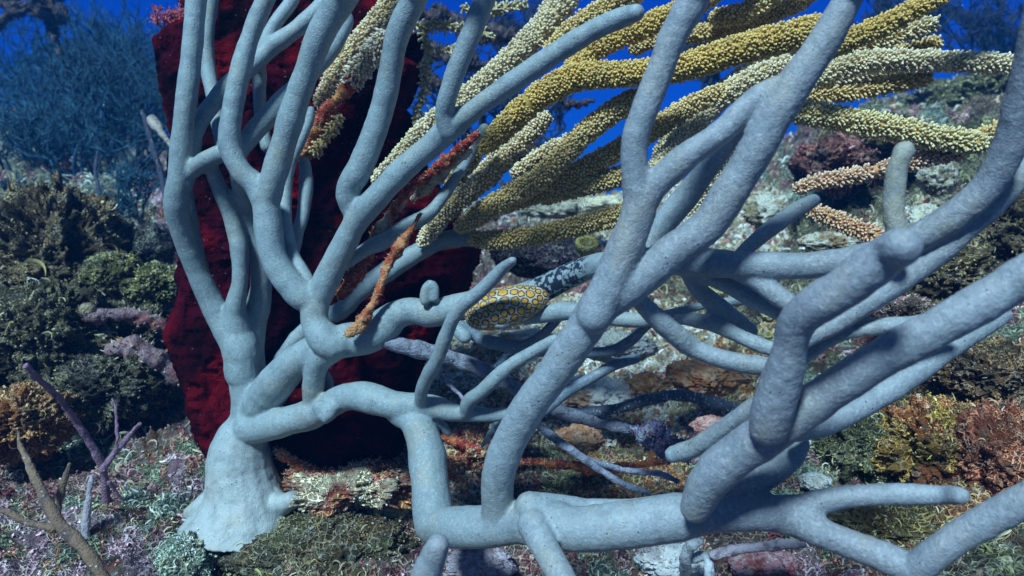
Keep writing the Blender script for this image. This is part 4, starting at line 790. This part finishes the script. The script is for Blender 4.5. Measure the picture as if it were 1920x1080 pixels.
# cup corals
CUP = [(1100,462,.50,22,'yellow cup coral under the lowest yellow rod'),(1342,546,.36,19,'yellow cup coral beside the pale finger tip, left one'),(1383,558,.37,18,'dull yellow cup coral right of the left one'),(1440,592,.36,14,'pale cup coral behind the finger tip'),(1433,628,.355,13,'lowest small pale cup coral by the finger tip'),(1250,450,.50,16,'small yellow cup coral above the thick horizontal branch')]
for q, (x, y, d_, r, lab) in enumerate(CUP):
    e_ = empty('cup_coral', P(x, y+r, d_), lab, 'cup coral')
    u = np.linspace(0, 2*math.pi, 40, endpoint=False); prof = [(0, -.9), (.5, -.85), (.8, -.4), (.95, .1), (1.0, .45), (.85, .6), (.62, .45), (.4, .2), (.15, .1), (0, .08)]
    k = r*d_/FPX; ax = np.array([.15*math.sin(q*2), -.55, .8]); ax /= np.linalg.norm(ax); b1 = np.cross(ax, [1, 0, 0]); b1 /= np.linalg.norm(b1); b2 = np.cross(ax, b1)
    V = []; cc = []
    for rr_, h in prof:
        rib = 1+.06*np.sin(u*12)*(rr_ > .3)
        V.append(P(x, y, d_)+k*(h*ax[None]+rr_*rib[:, None]*(np.cos(u)[:, None]*b1+np.sin(u)[:, None]*b2)))
        cc.append(np.repeat([np.array([.48, .42, .12])*(1.0 if h > -.5 else .6)+(.12 if rr_ > .9 else 0)], 40, axis=0))
    V = np.vstack(V); j = np.arange(9)[:, None]*40; i_ = np.arange(40)[None]; Q = np.stack([j+i_, j+(i_+1) % 40, j+40+(i_+1) % 40, j+40+i_], -1)
    mesh_obj('cup', V+nvec(V, 600, .0005), Q[:6].reshape(-1, 4), M_stone, e_, col=np.vstack(cc)); mesh_obj('mouth', V+nvec(V, 600, .0005), Q[6:].reshape(-1, 4), M_stone, e_, col=np.vstack(cc)*.45)

# ---------------------------------------------------------------- small gorgonian twigs at left
VI, BW = (.26, .15, .22), (.23, .15, .10)
plain_rod('violet_twig', [([(200,960,8),(197,900,9),(190,870,9),(168,830,8),(138,785,7),(110,745,7),(80,718,7),(50,687,7)], [.40,.38,.34]), ([(193,880,8),(210,855,7),(232,830,6),(250,808,5),(262,795,4)], [.375,.38]), ([(218,843,5),(219,810,4),(216,765,3),(212,748,2)], [.375,.385]), ([(205,905,4),(220,925,4),(235,950,4)], [.39,.40])], M_bushtwig if 'M_bushtwig' in globals() else M_dull, VI,
          'forked violet twig with a long arm pointing up left', 'sea rod', parts='arm', seed=61)
plain_rod('brown_twig', [([(205,1110,16),(180,1060,14),(150,1020,14),(115,985,12),(95,955,12),(75,915,10),(52,865,8),(38,835,5),(33,808,3)], [.30,.31,.33]), ([(105,975,10),(112,930,8),(122,895,7),(130,870,4)], [.325,.33]), ([(100,990,9),(70,985,8),(40,975,8),(15,960,6),(-20,955,5)], [.325,.33])], M_dull, BW,
          'thick brown branching twig in the bottom left corner', 'sea rod', parts='arm', seed=62)
plain_rod('pale_twig', [([(168,1050,9),(160,1010,9),(163,960,8),(168,920,6),(172,895,4)], [.36,.37])], M_dull, (.38, .34, .38), 'short upright pale mauve twig behind the brown twig', 'sea rod', parts='arm', seed=63)
plain_rod('mauve_tipped_rod', [([(1340,1040,12),(1380,1030,11),(1430,1025,11),(1475,1020,11),(1505,1022,8)], [.32,.31])], M_dull, (.44, .38, .44), 'short mauve rod lying under the long pale branch at the bottom', 'sea rod', seed=64)
plain_rod('pale_stub_coral', [([(1290,1100,14),(1285,1060,13),(1290,1030,13),(1310,1015,11)], [.33,.32]), ([(1288,1050,10),(1325,1045,11),(1330,1090,11)], [.33,.32])], M_dull, (.50, .54, .58), 'small pale blue stubby coral under the long branch', 'coral', seed=66)
plain_rod('club_tipped_rod', [([(345,300,7),(318,270,6),(302,248,8),(290,232,13),(286,224,12)], [.50,.52])], M_dull, (.40, .36, .32), 'thin rod with a round pink club tip left of the tall pale branch', 'sea rod', seed=67)
plain_rod('dark_rod', [([(312,370,7),(300,320,6),(285,270,6),(272,225,5),(266,208,4)], [.62,.64])], M_dull, (.05, .06, .10), 'dark leaning rod beside the club tipped rod', 'sea rod', seed=68)
plain_rod('dark_rod', [([(190,470,6),(184,410,5),(186,365,4),(179,320,4),(183,285,3)], [.75,.80])], M_dull, (.05, .06, .10), 'dark upright rod standing on the rusty mound', 'sea rod', seed=69)

# ---------------------------------------------------------------- feathery plumes and dark fans in the distance
def bush(name, px, py, d_, hpx, wpx, n, colr, label, cat, seed=0, lean=0.0, thick=1.6, depth=4, flat=.5, group=None):
    rg = random.Random(seed); base = P(px, py, d_); k = d_/FPX; m = MB(); ms_ = MB()
    colr = np.array(colr)
    def grow(p, dr, L, r, lv):
        pts = [np.append(p, r)]; q = p.copy(); dd = dr.copy(); ns = 5
        for s_ in range(ns):
            dd = dd+np.array([rg.gauss(0, .26), rg.gauss(0, .26)*flat, rg.gauss(0, .2)+.05]); dd /= np.linalg.norm(dd); q = q+dd*L/ns
            pts.append(np.append(q, r*(1-.35*(s_+1)/ns)))
        V, Q, T = tube(np.array(pts), 5 if lv > 1 else 7)
        cj = colr*(.6+1.8*rg.random()**2)
        (ms_ if lv == 0 else m).add(V, Q, T, cj)
        if lv < depth:
            for _ in range(rg.choice((3, 3, 4))):
                t_ = rg.randint(2, ns); b = np.array(pts[t_][:3]); sd = np.array([rg.uniform(-1, 1), rg.uniform(-1, 1)*flat, rg.uniform(-.2, .8)])
                nd = dd*.5+sd*1.0; nd /= np.linalg.norm(nd); grow(b, nd, L*rg.uniform(.4, .75), max(r*.68, .55*thick*k), lv+1)
    for s_ in range(n):
        a = (s_+.5)/n*2-1
        dr = np.array([a*wpx/hpx+lean+rg.gauss(0, .1), rg.gauss(0, .35)*flat, 1.0]); dr /= np.linalg.norm(dr)
        grow(base+np.array([a*wpx*.25*k, rg.uniform(-.3, .3)*wpx*k*flat, -.05*hpx*k]), dr, hpx*k*.42, thick*1.9*k, 0)
    e_ = empty(name, base, label, cat, group); ms_.build('stem', M_bush, e_); m.build('crown', M_bush, e_); return e_
TB = (.016, .062, .10)  # blue fade of distant water haze put into the plume colour
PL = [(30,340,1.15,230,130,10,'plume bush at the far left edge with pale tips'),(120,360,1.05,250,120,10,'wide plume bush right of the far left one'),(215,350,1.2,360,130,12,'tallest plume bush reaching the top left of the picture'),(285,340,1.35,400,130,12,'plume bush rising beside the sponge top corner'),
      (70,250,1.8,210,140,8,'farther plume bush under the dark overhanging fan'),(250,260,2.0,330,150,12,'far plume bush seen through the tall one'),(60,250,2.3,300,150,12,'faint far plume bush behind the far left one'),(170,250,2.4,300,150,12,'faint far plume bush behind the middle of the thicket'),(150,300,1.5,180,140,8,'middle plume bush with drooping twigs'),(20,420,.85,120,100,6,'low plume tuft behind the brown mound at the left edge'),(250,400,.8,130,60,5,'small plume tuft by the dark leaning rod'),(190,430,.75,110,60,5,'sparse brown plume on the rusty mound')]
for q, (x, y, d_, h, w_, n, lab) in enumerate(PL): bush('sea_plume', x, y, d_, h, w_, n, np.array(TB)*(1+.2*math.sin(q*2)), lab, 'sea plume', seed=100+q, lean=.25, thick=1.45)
bush('pink_hydroid', 330, 70, .46, 85, 55, 6, (.42, .10, .10), 'pink red feathery tuft on the top left corner of the red sponge', 'hydroid', seed=130, lean=-.35, thick=1.5)
DK = (.015, .02, .03)
FN = [(900,330,1.3,330,120,6,'dark sea fan silhouette behind the forked pale branches',2.6),(1000,345,1.2,110,60,4,'low dark fan silhouette in the blue gap',3.2),(960,130,1.6,170,90,5,'dark distant fan at the top centre',2.5),
      (1330,180,1.5,190,70,6,'dark distant fan between the two front branches at the top',2.4),(1690,120,1.9,190,90,7,'dark distant fan at the top right behind the yellow tips',2.2),(1860,170,2.0,260,110,9,'widest dark distant fan in the top right corner',2.2),(1480,150,1.5,120,60,4,'small dark fan behind the thickest yellow rod',2.4)]
for q, (x, y, d_, h, w_, n, lab, tk) in enumerate(FN): bush('dark_sea_fan', x, y, d_, h, w_, n, DK, lab, 'sea fan', seed=150+q, thick=tk, flat=.35)
# overhanging dark fan top left and encrusted twigs beside the sponge
ragged('overhanging_fan', [([(-60,90,16),(0,40,12),(40,18,9),(90,5,8),(130,-20,8)], [1.3,1.3]), ([(60,10,12),(75,-20,14)], [1.3]), ([(80,5,20),(95,30,24),(110,25,16),(125,30,5)], [1.3]), ([(95,40,10),(102,60,8),(108,90,6),(118,110,4)], [1.3]), ([(30,20,12),(15,0,16),(10,-25,16)], [1.3]), ([(100,62,10),(95,50,10)], [1.3])], 'dark ragged fan hanging into the top left corner against the blue', 'sea fan', (.02, .03, .04), seed=71)
ragged('dark_overhang', [([(780,30,14),(850,38,18),(920,60,22),(970,75,18),(1000,65,8)], [1.0]), ([(800,95,12),(850,105,16),(900,120,18),(925,140,10)], [.95]), ([(790,130,10),(830,160,14),(850,200,12)], [.9])], 'dark ledge like arms crossing the blue water at the top centre', 'sponge', (.015, .02, .03), seed=72)
ragged('dark_arch', [([(940,300,14),(985,290,18),(1010,310,14),(990,345,18),(960,370,24)], [.8]), ([(1050,190,5),(1080,196,8),(1110,190,6)], [.8])], 'dark blue arching growth in the central blue gap', 'sponge', (.012, .02, .04), seed=73)
e1 = empty('cream_polyp_twig', P(800, 290, .45), 'cream polyp covered twigs fringing the right edge of the red sponge', 'coral')
for q, (pts, rr_) in enumerate([([(765,45,5),(790,50,8),(830,48,8),(865,55,6)], 0), ([(795,60,6),(803,100,8),(795,130,8)], 0), ([(795,128,6),(798,160,7),(785,200,6),(780,240,6)], 0), ([(820,95,5),(845,92,7),(860,100,5)], 0), ([(865,12,6),(900,25,8),(945,15,8),(990,8,6)], 0), ([(870,45,6),(895,60,7),(920,68,6)], 0), ([(780,250,8),(800,230,8),(815,205,7)], 0),([(800,380,12),(820,395,12),(830,375,8)],0),([(850,300,8),(845,330,8),(835,345,6)],0)]):
    polyp_rod(pts, [.45, .45], (.40, .32, .16), (.75, .68, .45), name='twig', parent=e1, seed=80+q, plen=10, dens=1.1, spread=.5)

rg_ = np.random.default_rng(77); n_ = 260
snow = np.array([P(x, y, d_) for x, y, d_ in zip(rg_.uniform(-50, 1970, n_), rg_.uniform(-50, 1100, n_), rg_.uniform(.3, 1.6, n_))])
o = grains(snow, np.full((n_, 3), .7), rg_.uniform(.00012, .0003, n_)*np.linalg.norm(snow, axis=1)/.45, 'drifting_specks', None, 5); tag(o, 'tiny pale specks drifting in the water', 'particles', kind='stuff')
GRP = {'algae mound': 'algae mounds over the reef', 'stone': 'stones on the reef ground', 'cup coral': 'cup corals among the branches', 'sea plume': 'sea plumes on the slope behind',
       'sea fan': 'dark fans in the open water', 'crusted twig': 'crusted twigs among the pale branches', 'dead coral': 'dead rods and pipes on the reef', 'encrusting sponge': 'orange crusts on the reef'}
for o in list(C.objects):
    if o.parent is None and o.get('category') in GRP: o['group'] = GRP[o['category']]
# ---------------------------------------------------------------- sea water haze
hz = bpy.data.materials.new('sea_water_haze'); hz.use_nodes = True; t = hz.node_tree; t.nodes.clear()
mo = t.nodes.new('ShaderNodeOutputMaterial'); pv = t.nodes.new('ShaderNodeVolumePrincipled'); pv.inputs['Density'].default_value = .065
pv.inputs['Color'].default_value = (.02, .30, .98, 1); pv.inputs['Anisotropy'].default_value = 0.0
t.links.new(pv.outputs[0], mo.inputs['Volume'])
x0, x1, y0, y1, z0, z1 = -13.0, 13.0, -5.0, 21.0, -6.0, 2.0
V = np.array([(x, y, z) for z in (z0, z1) for y in (y0, y1) for x in (x0, x1)]); Q = np.array([(0, 2, 3, 1), (4, 5, 7, 6), (0, 1, 5, 4), (2, 6, 7, 3), (0, 4, 6, 2), (1, 3, 7, 5)])
tag(mesh_obj('haze', V, Q, hz, smooth=False), kind='stuff')
